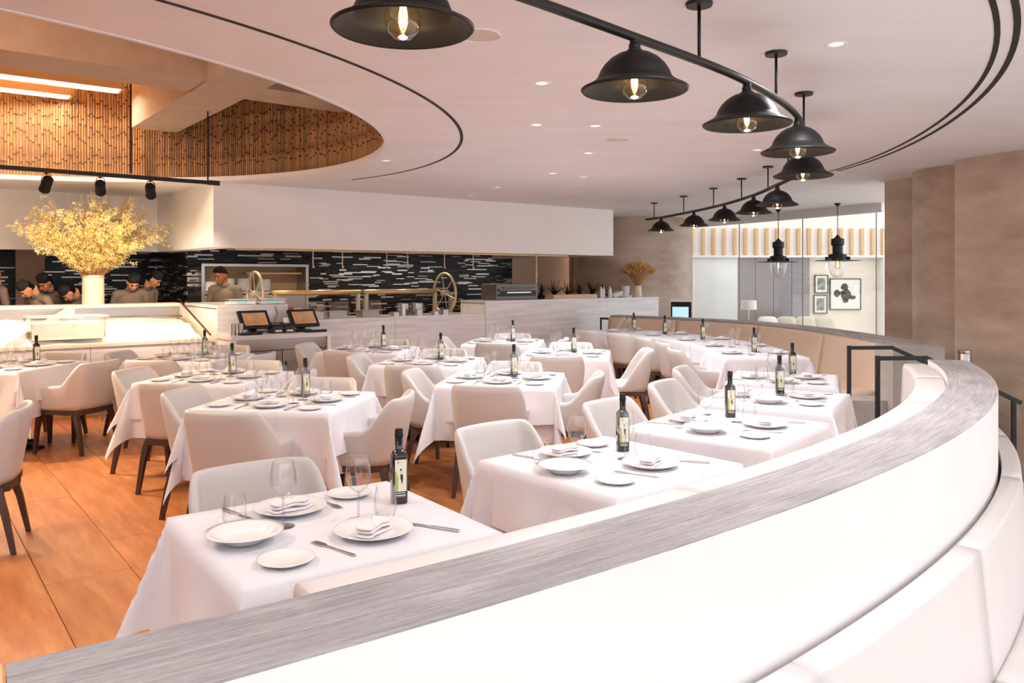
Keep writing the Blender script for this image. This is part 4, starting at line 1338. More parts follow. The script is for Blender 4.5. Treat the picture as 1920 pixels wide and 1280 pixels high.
# vase with yellow blossom
vx, vy, _ = K(-1.06, 1.50)
v_ = thing('flower_vase', 'cream cylindrical vase with a huge spray of yellow blossom', 'vase', (vx, vy, 1.22))
part('vase', MB().lathe([(0, 0), (.128, 0), (.132, .01), (.128, .36), (.131, .375), (.12, .375), (.118, .02), (0, .02)], 28), M['vase'], v_, True)
fr_ = random.Random(21); qb = MB(); qp = MB()
tips = []
for k in range(130):
    az = fr_.uniform(0, 2 * PI); spread = fr_.random() ** .55
    L = fr_.uniform(.85, 1.28)
    el = R(86) - spread * R(66)
    if fr_.random() < .13: el = R(fr_.uniform(10, 30)); L = fr_.uniform(1.1, 1.35)
    b0 = Vector((math.cos(az) * .09 * fr_.random(), math.sin(az) * .09 * fr_.random(), .30))
    d = Vector((math.cos(az) * math.cos(el), math.sin(az) * math.cos(el), math.sin(el)))
    d0 = (d + Vector((0, 0, 1.0))).normalized()
    pts = [b0]; p = b0.copy(); n_ = 12
    for i in range(n_):
        f = i / n_
        dd = (d0 * (1 - f) ** 1.6 + d * (1 - (1 - f) ** 1.6) + Vector((fr_.gauss(0, .16), fr_.gauss(0, .16), fr_.gauss(0, .12)))).normalized()
        p = p + dd * L / n_
        ka = p.x * A.x + p.y * A.y; kb = p.x * B.x + p.y * B.y
        if ka > .7: ka = .7 + .25 * math.tanh((ka - .7) / .3)
        if kb > .4: kb = .4 + .45 * math.tanh((kb - .4) / .6)
        p = Vector((A.x * ka + B.x * kb, A.y * ka + B.y * kb, p.z)); pts.append(p.copy())
    qb.tube(pts, [.006 - .0045 * i / n_ for i in range(n_ + 1)], 4, cap=False)
    subs = [pts]
    for i in range(4, n_, 2):
        if fr_.random() < .75:
            s_ = [pts[i]]; dd = (pts[i + 1 if i < n_ else i] - pts[i - 1]).normalized() + Vector((fr_.gauss(0, .6), fr_.gauss(0, .6), fr_.gauss(0, .5)))
            dd.normalize(); l2 = fr_.uniform(.10, .28)
            for j in range(3): s_.append(s_[-1] + (dd + Vector((fr_.gauss(0, .2),) * 3)) * l2 / 3)
            qb.tube(s_, [.003, .0025, .002, .0012], 3, cap=False); subs.append(s_)
    for S in subs:
        for i in range(1, len(S)):
            rad = S[i].length
            if S[i].z < .52: continue
            dens = 5.5 if rad < 1.0 else 2.6
            for _ in range(int(dens + fr_.random())):
                f = fr_.random(); c = S[i - 1].lerp(S[i], f) + Vector((fr_.gauss(0, .022), fr_.gauss(0, .022), fr_.gauss(0, .022)))
                n1 = Vector((fr_.gauss(0, 1), fr_.gauss(0, 1), fr_.gauss(0, 1))).normalized()
                u1 = n1.orthogonal().normalized(); w1 = n1.cross(u1); sz = fr_.uniform(.016, .030)
                vs = [c]; fs = []
                for m_ in range(4):
                    a = m_ * PI / 2; e = (u1 * math.cos(a) + w1 * math.sin(a)); g = (u1 * math.cos(a + .8) + w1 * math.sin(a + .8))
                    vs += [c + (e * .8 + g * .5) * sz + n1 * sz * .5, c + e * sz * 1.3 - g * .3 * sz + n1 * sz * .6]
                    fs.append((0, len(vs) - 1, len(vs) - 2))
                qp.add(vs, fs)
part('branches', qb, M['twig'], v_, 'all', kind='stuff')
link('blossom', qp.mesh('blossom', M['petal'], fix=False), v_)['kind'] = 'stuff'

# card terminals console
c = ktag('service_console', 'white service console with steel doors under the card terminals', 'console', .05, -.56, 0)
part('top', MB().box((.625, .28, .845), (1.29, .56, .05)), M['marble'], c)
part('side_panel', MB().box((.02, .28, .41), (.05, .54, .82)), M['white'], c); part('side_panel', MB().box((1.23, .28, .41), (.05, .54, .82)), M['white'], c)
part('apron', MB().box((.625, .05, .75), (1.16, .03, .14)), M['steel'], c)
for k in (0, 1): 
    d_ = part('door', MB().box((.34 + k * .57, .06, .35), (.56, .025, .64)), M['steel'], c)
    part('handle', MB().box((.34 + k * .57 + (.24 if k == 0 else -.24), .04, .45), (.012, .015, .16)), M['black'], d_)


def terminal(t, label):
    o = ktag('card_terminal', label, 'touchscreen', t, -.22, .87, 'touchscreen terminals', drz=R(8))
    part('base', MB().prism([(-.09, -.08), (.09, -.08), (.07, .08), (-.07, .08)], 0, .03), M['black'], o)
    part('stand', MB().box((0, .05, .09), (.10, .05, .16), rx=R(-12)), M['black'], o)
    s_ = part('screen_housing', MB().box((0, -.02, .17), (.40, .035, .26), rx=R(-34)), M['black'], o, bevel=.008)
    part('display', MB().box((0, -.0415, .1815), (.31, .004, .18), rx=R(-34)), M['screen'], s_)
    return o


terminal(.42, 'left black touchscreen terminal on the service console')
terminal(1.06, 'right black touchscreen terminal on the service console')
for k, (tt, l_) in enumerate([(.68, 'left black receipt printer between the terminals'), (.83, 'right black receipt printer with white paper')]):
    o = ktag('receipt_printer', l_, 'printer', tt, -.28, .87, 'receipt printers')
    q = MB(); q.prism([(-.068, -.10), (.068, -.10), (.068, .09), (-.068, .09)], 0, .09); q.v[4:8] = [(-.068, -.08, .085), (.068, -.08, .085), (.068, .09, .13), (-.068, .09, .13)]; part('case', q, M['black'], o)
    part('lid', MB().box((0, .0, .113), (.11, .10, .008), rx=R(15)), M['walnut'], o)
    part('sticker', MB().box((0, -.098, .03), (.08, .006, .02)), M['cream'], o)
    if k: part('paper', MB().box((0, .03, .155), (.075, .003, .07), rx=R(-20)), M['paper'], o)
for k, (tt, l_) in enumerate([(.30, 'black card tray left of the printers'), (1.14, 'black card tray right of the printers')]):
    o = ktag('card_tray', l_, 'tray', tt, -.43, .87, 'black card trays')
    part('tray', MB().box((0, 0, .012), (.26, .14, .02)), M['black'], o, bevel=.004); part('lip', MB().box((0, -.065, .028), (.26, .012, .014)), M['black'], o)
o = ktag('steel_cup', 'pair of steel pencil cups at the console edge', 'cup', .12, -.36, .87)
for dx in (0, .09): part('cup', MB().lathe([(0, 0), (.035, 0), (.037, .14), (.034, .14), (.032, .01), (0, .01)], 16, off=(dx, 0, 0)), M['steel'], o, True)
o = tag(link('power_cable', MB().tube([K(.78, -.012, 1.2), K(.80, -.03, 1.1), K(.76, -.03, 1.0), K(.74, -.04, .92), K(.80, -.08, .885), K(.72, -.12, .88), K(.6, -.1, .88)], .004, 6).mesh('power_cable', M['black'], 'all')), 'thin black cable hanging down the marble tower', 'cable')

# scales on the tower
for k, tt in enumerate([.38, .78]):
    o = ktag('kitchen_scale', ['left white digital scale on the marble tower', 'right white digital scale on the marble tower'][k], 'scale', tt, .16, 1.22, 'digital kitchen scales')
    q = MB(); q.prism([(-.16, -.12), (.16, -.12), (.15, .12), (-.15, .12)], .006, .05); part('body', q, M['white'], o, bevel=.004)
    part('platter', MB().box((0, .02, .066), (.36, .24, .012)), M['steel'], o); part('display', MB().box((-.01, -.122, .03), (.13, .006, .026)), M['lcd'], o)
    for sx in (-1, 1): part('foot', MB().lathe([(0, 0), (.015, 0), (.015, .008), (0, .008)], 8, off=(sx * .12, 0, 0)), M['black'], o)

# acrylic holders with cards
o = ktag('card_holder', 'clear holder with red and pink cards on the counter', 'card holder', 1.09, .12, 1.0)
part('card', MB().box((-.05, 0, .09), (.09, .01, .16)), M['red'], o); part('card', MB().box((.06, .01, .085), (.11, .01, .15)), M['pink'], o)
part('tray', MB().box((0, .02, .01), (.28, .1, .02)), M['plastic'], o)
for k, tt in enumerate([1.4, 1.75, 2.25]):
    o = ktag('sneeze_guard', ['left clear acrylic food guard on the counter', 'middle clear acrylic food guard on the counter', 'right clear acrylic food guard by the grill posts'][k], 'food guard', tt, .2, 1.0, 'acrylic food guards')
    part('front', MB().box((0, -.08, .12), (.30, .006, .24), rx=R(-18)), M['strawglass'], o); part('top', MB().box((0, .04, .235), (.30, .18, .006)), M['strawglass'], o)
    part('pan', MB().box((0, .06, .04), (.26, .2, .08)), M['steel'], o); part('pan_lid', MB().box((0, .06, .09), (.27, .21, .014)), M['steel'], o)


# grill wheels, rail and posts
def wheel(t, s, zc, r, label):
    o = ktag('grill_winch', label, 'winch', t, s, 0, 'spoked grill wheels')
    part('rim', MB().tube([(0, r * math.cos(a), zc + r * math.sin(a)) for a in np.linspace(0, 2 * PI, 41)], .022, 8), M['iron'], o, 'all')
    for k in range(6):
        a = k * PI / 3 + .26
        part('spoke', MB().tube([(0, .04 * math.cos(a), zc + .04 * math.sin(a)), (0, r * math.cos(a), zc + r * math.sin(a))], .008, 6), M['iron'], o)
    part('hub', MB().lathe([(0, -.06), (.045, -.06), (.045, .06), (0, .06)], 16, axis=(1, 0, 0), off=(0, 0, zc)), M['iron'], o, True)
    part('bearing_post', MB().box((.12, 0, (zc + .0) / 2), (.05, .06, zc)), M['iron'], o)
    part('axle', MB().tube([(-.08, 0, zc), (.2, 0, zc)], .016, 8), M['iron'], o)


wheel(1.0, 1.30, 1.33, .31, 'left spoked grill wheel behind the marble tower')
wheel(4.08, 1.05, 1.30, .33, 'right spoked grill wheel at the end of the brass bar')
for k, (t0, t1) in enumerate([(1.18, 2.56), (2.64, 3.95)]):
    o = ktag('grill_rail', ['left brass grill bar on steel posts', 'right brass grill bar on steel posts'][k], 'rail', t0, 1.1, 0, 'brass grill bars')
    L = t1 - t0
    part('bar', MB().tube([(0, 0, 1.34), (L, 0, 1.34)], .038, 12), M['brass'], o, 'all')
    for x in ((L - .03,) if k == 0 else (.03, L - .03)): part('post', MB().box((x, 0, .67), (.05, .05, 1.34)), M['iron'], o)
    if k == 0: part('post', MB().box((.03, 0, .67), (.05, .05, 1.34)), M['iron'], o)
for k, (tt, ss, r_, h) in enumerate([(2.98, .52, .095, .17), (3.22, .52, .10, .17), (3.12, .3, .07, .09), (3.62, .35, .075, .07), (3.42, .3, .06, .05), (2.75, .35, .07, .05)]):
    o = ktag('stock_pot', ['left tall steel stock pot behind the counter', 'right tall steel stock pot behind the counter', 'small steel saucepan before the stock pots', 'low steel pan by the right wheel', 'small steel bowl beside the low pan', 'shallow steel dish left of the stock pots'][k], 'pot', tt, ss, 1.0, 'steel pots on the counter')
    part('body', MB().lathe([(0, 0), (r_, 0), (r_, h), (r_ + .006, h + .004), (r_ - .004, h + .004), (r_ - .006, .01), (0, .01)], 24), M['steel'], o, True)
    for sx in (-1, 1): part('handle', MB().tube([(sx * r_, -.025, h * .75), (sx * (r_ + .03), -.02, h * .75), (sx * (r_ + .03), .02, h * .75), (sx * r_, .025, h * .75)], .005, 6), M['steel'], o)
    if k in (4, 5): part('food', MB().lathe([(0, h * .9), (r_ * .9, h * .8), (r_ * .9, h * .7), (0, h * .7)], 14), M['wheat'], o)

# pass window with plate stacks
o = ktag('pass_shelf', 'lit steel pass shelf in the tiled kitchen wall', 'shelf', .72, 2.78, 0)
Lw = 1.72
part('back_panel', MB().box((Lw / 2, .40, 1.54), (Lw, .02, .44)), M['tanwood'], o)
part('frame_post', MB().box((0, .2, .88), (.05, .40, 1.76)), M['steel'], o); part('frame_post', MB().box((Lw, .2, .88), (.05, .40, 1.76)), M['steel'], o)
part('top', MB().box((Lw / 2, .2, 1.76), (Lw + .05, .42, .04)), M['steel'], o)
part('shelf', MB().box((Lw / 2, .18, 1.32), (Lw, .42, .035)), M['steel'], o); part('upper_shelf', MB().box((Lw * .7, .25, 1.63), (Lw * .55, .26, .03)), M['tanwood'], o)
part('under_cabinet', MB().box((Lw / 2, .2, .85), (Lw - .06, .38, .86)), M['steel'], o)
sp = MB().lathe([(0, 0), (.09, 0), (.125, .010), (.126, .013), (0, .013)], 20).mesh('plate', M['china'], 'all')
for k, (x, n_) in enumerate([(.13, 12), (.42, 16), (.70, 16), (1.02, 15)]):
    nm = ['leftmost stack', 'second stack', 'third stack', 'rightmost stack'][k]
    for i in range(n_):
        px_, py_, pz_ = K(.72 + x, 2.78 + .15, 1.3375 + i * .013)
        tag(link('stacked_plate', sp, None, (px_ + rnd.uniform(-.003, .003), py_, pz_)), ('topmost white plate of the %s on the pass shelf' if i == n_ - 1 else 'white plate within the %s on the pass shelf') % nm, 'plate', 'plates in the %s' % nm)

# oven, plants, bowls, wheat on the taller counter
o = ktag('countertop_oven', 'steel countertop oven beside the right grill wheel', 'oven', 4.9, .36, 1.2)
part('body', MB().box((0, 0, .13), (.86, .42, .26)), M['darksteel'], o, bevel=.008); part('opening', MB().box((.02, -.2, .105), (.72, .04, .09)), M['tblack'], o); part('shelf', MB().box((.02, -.215, .12), (.5, .03, .02)), M['steel'], o)
part('door_handle', MB().tube([(-.3, -.24, .2), (.34, -.24, .2)], .01, 8), M['steel'], o)
for k in range(2): part('knob', MB().lathe([(0, 0), (.018, 0), (.016, .02), (0, .02)], 12, axis=(0, -1, 0), off=(-.38, -.21, .08 + k * .08)), M['black'], o)


def agave(t, s, h, label, seed):
    r_ = random.Random(seed); o = ktag('spiky_plant', label, 'plant', t, s, 1.2, 'dark spiky plants on the counter')
    part('pot', MB().lathe([(0, 0), (.06, 0), (.075, .06), (.068, .06), (.06, .05), (0, .05)], 14), M['blackmatte'], o, True)
    for k in range(18):
        az = r_.uniform(0, 2 * PI); L = h * r_.uniform(.7, 1.15); el = R(r_.uniform(32, 86)); q = MB(); vs = []; n_ = 6
        p = Vector((0, 0, .05)); 
        for i in range(n_ + 1):
            f = i / n_; e = el - f * R(22); d = Vector((math.cos(az) * math.cos(e), math.sin(az) * math.cos(e), math.sin(e)))
            wv = .014 * (1 - f) ** .6 + .001; sd = Vector((-math.sin(az), math.cos(az), 0))
            vs += [p - sd * wv, p + Vector((0, 0, -.004)), p + sd * wv]; p = p + d * L / n_
        fs = []
        for i in range(n_):
            for j in (0, 1): fs.append((i * 3 + j, i * 3 + j + 1, i * 3 + 4 + j, i * 3 + 3 + j))
        q.add(vs, fs); part('leaf', q, M['leaf'], o, 'all')


for k, (tt, l_) in enumerate([(5.62, 'leftmost dark spiky plant on the taller counter'), (5.92, 'second dark spiky plant from the oven'), (6.22, 'dark spiky plant in the middle of the row'), (6.52, 'fourth dark spiky plant from the oven'), (6.82, 'dark spiky plant beside the squeeze bottles'), (7.12, 'rightmost dark spiky plant, behind the bowls')]):
    agave(tt, .42, [.24, .28, .26, .25, .28, .2][k], l_, 30 + k)
o = ktag('wooden_tray', 'pale wooden tray in front of the spiky plants', 'tray', 6.1, .16, 1.2)
part('base', MB().box((0, 0, .012), (1.0, .2, .024)), M['terracotta'], o)
for y in (-.1, .1): part('side', MB().box((0, y, .035), (1.0, .014, .07)), M['terracotta'], o)
for x in (-.5, .5): part('end', MB().box((x, 0, .035), (.014, .2, .07)), M['terracotta'], o)
for k, (tt, ss) in enumerate([(6.78, .14), (6.90, .2), (6.98, .12)]):
    o = ktag('squeeze_bottle', ['left white squeeze bottle on the counter', 'tall white squeeze bottle on the counter', 'right white squeeze bottle by the bowls'][k], 'bottle', tt, ss, 1.2, 'white squeeze bottles')
    part('body', MB().lathe([(0, 0), (.03, 0), (.03, .13), (.024, .15), (0, .15)], 14), M['plastic'], o, True); part('nozzle', MB().lathe([(.022, .15), (.016, .165), (.004, .21), (0, .21)], 12), M['plastic'], o, True)
BW = MB().lathe([(0, .004), (.05, 0), (.07, .02), (.092, .075), (.095, .078), (.088, .078), (.062, .026), (0, .014)], 22).mesh('bowl', M['china'], 'all')
TB = MB().lathe([(0, .0), (.062, 0), (.066, .01), (.088, .17), (.092, .172), (.084, .172), (.06, .014), (0, .014)], 22).mesh('bowl', M['china'], 'all')
SB = MB().lathe([(0, 0), (.09, 0), (.12, .03), (.122, .034), (.112, .034), (.086, .01), (0, .01)], 24).mesh('dish', M['china'], 'all')
for k, (tt, ss, me, z, l_) in enumerate([(7.12, .14, BW, 0, 'left small white bowl on the tall counter'), (7.26, .2, BW, 0, 'lower small white bowl of the pair'), (7.26, .2, BW, .032, 'upper small white bowl of the pair'), (7.55, .3, TB, 0, 'tall white tapered bowl beside the wheat'), (7.55, .3, TB, .03, 'tall white tapered bowl stacked inside another'),
                                         (7.72, .46, TB, -.0, 'tall white bowl right behind the wheat vase'), (7.16, .3, SB, 0, 'flat white dish under the small bowls'), (7.36, .1, SB, 0, 'flat white dish at the counter front')]):
    x, y, _ = K(tt, ss); tag(link('white_bowl', me, None, (x, y, 1.2 + z)), l_, 'bowl', 'white bowls on the tall counter')
wx, wy, _ = K(7.78, .2)
o = thing('wheat_bundle', 'dry golden wheat bundle in a slim vase on the counter', 'dried flowers', (wx, wy, 1.2))
part('vase', MB().lathe([(0, 0), (.075, 0), (.08, .01), (.07, .1), (.062, .2), (.066, .21), (.058, .21), (.06, .1), (.065, .015), (0, .015)], 20), M['vase'], o, True)
qs = MB(); qh = MB(); wr = random.Random(9)
for k in range(260):
    az = wr.uniform(0, 2 * PI); f = wr.random() ** .5; sp_ = f * .34
    h = .62 - .14 * f * f + wr.uniform(-.03, .03)
    a = Vector((math.cos(az) * .045 * f, math.sin(az) * .045 * f, .02)); b = Vector((math.cos(az) * .05 * f, math.sin(az) * .05 * f, .2)); e = Vector((math.cos(az) * sp_, math.sin(az) * sp_, h))
    m_ = b.lerp(e, .5) + Vector((0, 0, .05 * f)) - Vector((math.cos(az), math.sin(az), 0)) * .03 * f
    qs.tube([a, b, m_, e], .0022, 3, cap=False)
    d = (e - m_).normalized()
    qh.tube([e - d * .1, e - d * .06, e, e + d * .02], [.002, .012, .011, .002], 5)
part('stalks', qs, M['wheat'], o, 'all', kind='stuff'); part('ears', qh, M['wheat'], o, 'all', kind='stuff')

# hood rail and hanging heat-lamp rods under the soffit
o = ktag('hood_rail', 'long steel hood rail under the white soffit', 'hood', .4, .55, 0)
part('channel', MB().box((2.9, 0, 1.985), (5.8, .3, .06)), M['steel'], o); part('lip', MB().box((2.9, -.16, 1.965), (5.8, .02, .08)), M['brass'], o)
for k in range(5): part('lamp', MB().lathe([(0, 1.945), (.05, 1.945), (.055, 1.96), (0, 1.96)], 16, off=(.8 + k * 1.05, 0, 0)), M['downlight'], o, True)
for tt in (.9, 2.4, 3.9):  # added fill spots behind the hood, put in to brighten kitchen and cooks
    d = bpy.data.lights.new('kitchen_fill', 'SPOT'); d.energy = 34; d.color = (1, .84, .62); d.spot_size = R(150); d.spot_blend = .6; d.shadow_soft_size = .06
    lo = bpy.data.objects.new('kitchen_fill', d); COL.objects.link(lo); lo.location = K(tt, 1.5, 2.35)
for k, tt in enumerate([1.55, 2.0, 2.72, 3.08, 3.75, 4.3]):
    o = ktag('hanging_hook', 'slim steel rod hanging from the hood, %s from the left' % ['first', 'second', 'third', 'fourth', 'fifth', 'sixth'][k], 'hook', tt, .55, 0, 'hanging steel rods')
    part('rod', MB().tube([(0, 0, 2.0), (0, 0, 1.70)], .009, 6), M['iron'], o); part('hook', MB().tube([(0, 0, 1.72), (0, -.03, 1.70), (0, -.03, 1.735)], .006, 6), M['iron'], o)
o = ktag('support_pole', 'thin steel pole standing by the oven', 'pole', 5.42, .3, 1.2)
part('pole', MB().tube([(0, 0, 0), (0, 0, .76)], .014, 8), M['iron'], o); part('collar', MB().lathe([(.014, .36), (.022, .37), (.022, .40), (.014, .41)], 10), M['iron'], o)

# monitor on a stand by the bronze column
o = thing('host_monitor', 'small monitor with a pale blue screen by the bronze column', 'monitor', (2.78, 13.15, 0), R(-14))
part('post', MB().tube([(0, 0, 0), (0, 0, .9)], .03, 10), M['steel'], o); part('foot', MB().lathe([(0, 0), (.18, 0), (.18, .02), (0, .02)], 20), M['steel'], o)
h_ = part('housing', MB().box((0, 0, 1.0), (.33, .05, .32)), M['blackmatte'], o, bevel=.01); part('top_shelf', MB().box((0, 0, 1.19), (.34, .14, .05)), M['steel'], o); part('display', MB().box((-.01, -.027, .98), (.26, .004, .2)), M['screenblue'], h_)

# ---- black handrails
def rail(name, pts, posts, label):
    t = thing(name, label, 'handrail')
    q = MB()
    for a, b in zip(pts, pts[1:]):
        a = Vector(a); b = Vector(b); d = b - a
        q.box((a + b) / 2, (d.length + .015, .022, .032), math.atan2(d.y, d.x), ry=-math.asin(d.z / d.length))
    part('top_bar', q, M['black'], t)
    for (x, y, z0, z1) in posts: part('post', MB().box((x, y, (z0 + z1) / 2), (.028, .03, z1 - z0)), M['black'], t)
    return t


rail('handrail', [(2.97, 7.05, .95), (3.36, 7.08, .95), (4.1, 7.14, .63)], [(2.97, 7.05, 0, .97), (4.0, 7.14, -.3, .66)], 'rear black handrail beside the concrete pier')
rail('handrail', [(2.81, 6.15, .95), (3.2, 6.18, .95), (3.95, 6.22, .60)], [(2.81, 6.15, 0, .97), (3.9, 6.22, -.3, .62)], 'front black handrail behind the curved wall end')
rail('handrail', [(4.75, 7.2, .3), (5.4, 6.55, -.02), ], [(5.3, 6.65, -.3, .05)], 'black handrail descending along the right bronze wall')
rail('handrail', [(1.50, 13.5, .87), (1.75, 13.35, .87), (2.15, 13.1, .66)], [(1.50, 13.5, 0, .89), (2.1, 13.13, 0, .68)], 'left black handrail beside the tall marble counter')
rail('handrail', [(2.45, 12.9, .86), (2.85, 12.95, .86)], [(2.45, 12.9, 0, .88), (2.85, 12.95, 0, .88)], 'short black handrail before the bronze column')
# polished steel bollard lamp by the stairs
o = thing('steel_canister', 'polished steel canister beside the concrete pier', 'canister', (4.16, 7.35, .3))
part('body', MB().lathe([(0, 0), (.055, 0), (.055, .58), (.05, .59), (0, .59)], 20), M['cutlery'], o, True); part('lid', MB().lathe([(.056, .57), (.058, .575), (.058, .6), (.05, .605), (0, .605)], 20), M['cutlery'], o, True)
part('pedestal', MB().box((0, 0, -.3), (.14, .14, .6)), M['concrete'], o)

# ---- hall beyond the glass
HY = 19.0
q = MB(); q.box((6.6, HY + .1, 1.4), (5.6, .2, 3.4)); hall = struct('wall_hall', q, M['hallpaint'], label='pale hall wall beyond the glass partition')
q = MB(); q.box((4.8, HY - .06, 1.0), (1.05, .1, 2.1)); struct('door_2', q, M['frosted'], label='white frosted door beyond the glass')
for k in range(4):
    part('panel', MB().box((5.54 + k * .43, HY - .04, .9), (.42, .08, 2.26)), M['greypanel'], hall)
band = struct('trim_7', MB().box((6.6, HY - .05, 2.4), (5.6, .08, .72)), M['white'], label='white slatted band above the hall wall')
for k in range(19):
    part('slat', MB().box((4.25 + k * .25, HY - .14, 2.4), (.07, .10, .62)), M['tanwood'], band)
struct('trim_8', MB().box((6.6, HY - .12, 2.05), (5.6, .2, .05)), M['white'])
struct('trim_9', MB().box((8.76, HY - .3, 1.0), (.14, .5, 2.1)), M['frosted'])


def picture(x, z, w_, h_, kind, label):
    o = thing('framed_picture', label, 'picture', (x, HY - .02, z))
    f = .018
    for c, s in (((0, -.02, h_ / 2), (w_ + f, .035, f)), ((0, -.02, -h_ / 2), (w_ + f, .035, f)), ((-w_ / 2, -.02, 0), (f, .035, h_ + f)), ((w_ / 2, -.02, 0), (f, .035, h_ + f))):
        part('frame_bar', MB().box(c, s), M['frame'], o)
    m_ = part('mount', MB().box((0, -.015, 0), (w_, .015, h_)), M['paper'], o)
    if kind == 'photo':
        part('print', MB().box((0, -.024, 0), (w_ * .62, .004, h_ * .68)), M['photo'], m_)
    else:
        q = MB()
        def blob(cx, cz, rx, rz, n=14, seed=1, mi=0):
            r_ = random.Random(seed); q.add([(cx + rx * math.cos(2 * PI * i / n) * r_.uniform(.85, 1.1), -.0245, cz + rz * math.sin(2 * PI * i / n) * r_.uniform(.85, 1.1)) for i in range(n)], [tuple(range(n))], mi)
        blob(-.02, .17, .085, .09, seed=2); blob(.02, -.02, .13, .14, seed=3); blob(-.2, .02, .08, .09, seed=4); blob(.17, -.08, .08, .05, seed=5); blob(.0, -.15, .07, .06, seed=6); blob(-.09, .03, .085, .045, seed=7, mi=1)
        part('print', q, [M['artdark'], M['artgreen']], m_)


picture(7.90, 1.16, .72, .72, 'art', 'large square artwork with dark brush shapes beyond the glass')
picture(7.33, 1.40, .30, .41, 'photo', 'upper small framed photograph beyond the glass')
picture(7.31, 0.92, .30, .42, 'photo', 'lower small framed photograph beyond the glass')
o = thing('wall_socket', 'pair of white socket plates on the hall wall', 'socket', (7.75, HY - .005, .3))
for dx in (0, .12): part('plate', MB().box((dx, -.006, 0), (.08, .01, .12)), M['paper'], o)
o = thing('sofa', 'beige sofa seen through the glass partition', 'sofa', (6.15, 17.2, -.3), 0)
part('base', MB().box((0, 0, .22), (2.0, .8, .44)), M['sofa'], o, bevel=.04); part('back', MB().box((0, .32, .52), (2.0, .18, .5)), M['sofa'], o, bevel=.06)
for sx in (-1, 1): part('arm', MB().box((sx * .94, 0, .42), (.16, .8, .4)), M['sofa'], o, bevel=.05)
for k in range(4):
    x, l_ = -.62 + k * .41, ['white cushion at the left end of the beige sofa', 'second beige cushion on the sofa', 'third beige cushion on the sofa', 'fourth beige cushion on the sofa'][k]
    def cu(u, v):
        a = 2 * PI * u; b = PI * (v - .5); ca, sa = math.cos(a), math.sin(a); cb = max(math.cos(b), 0) ** .6
        return (math.copysign(abs(ca) ** .5, ca) * cb * .22, .09 * math.sin(b), .27 + math.copysign(abs(sa) ** .5, sa) * cb * .22)
    c2 = tag(link('cushion', MB().grid(cu, 28, 10).mesh('cushion', M['paper' if k == 0 else 'sofa'], 'all'), None, (6.15 + x, 17.22, .24), rot=(R(-14), 0, 0)), l_, 'cushion', 'sofa cushions')
o = thing('floor_lamp', 'slim floor lamp with a white drum shade beyond the glass', 'floor lamp', (5.15, 17.4, -.3))
part('base', MB().lathe([(0, 0), (.13, 0), (.13, .02), (0, .02)], 20), M['steel'], o, True); part('pole', MB().tube([(0, 0, 0), (0, 0, 1.3)], .012, 8), M['steel'], o)
part('lamp_shade', MB().lathe([(.17, 1.16), (.16, 1.36), (.155, 1.36), (.165, 1.16)], 24), M['paper'], o, True)

# ================================================================== PEOPLE (kitchen staff)
ICO = {}
for lv in (2, 3):
    bm = bmesh.new(); bmesh.ops.create_icosphere(bm, subdivisions=lv, radius=1)
    ICO[lv] = (np.array([v.co[:] for v in bm.verts]), np.array([[v.index for v in f.verts] for f in bm.faces])); bm.free()


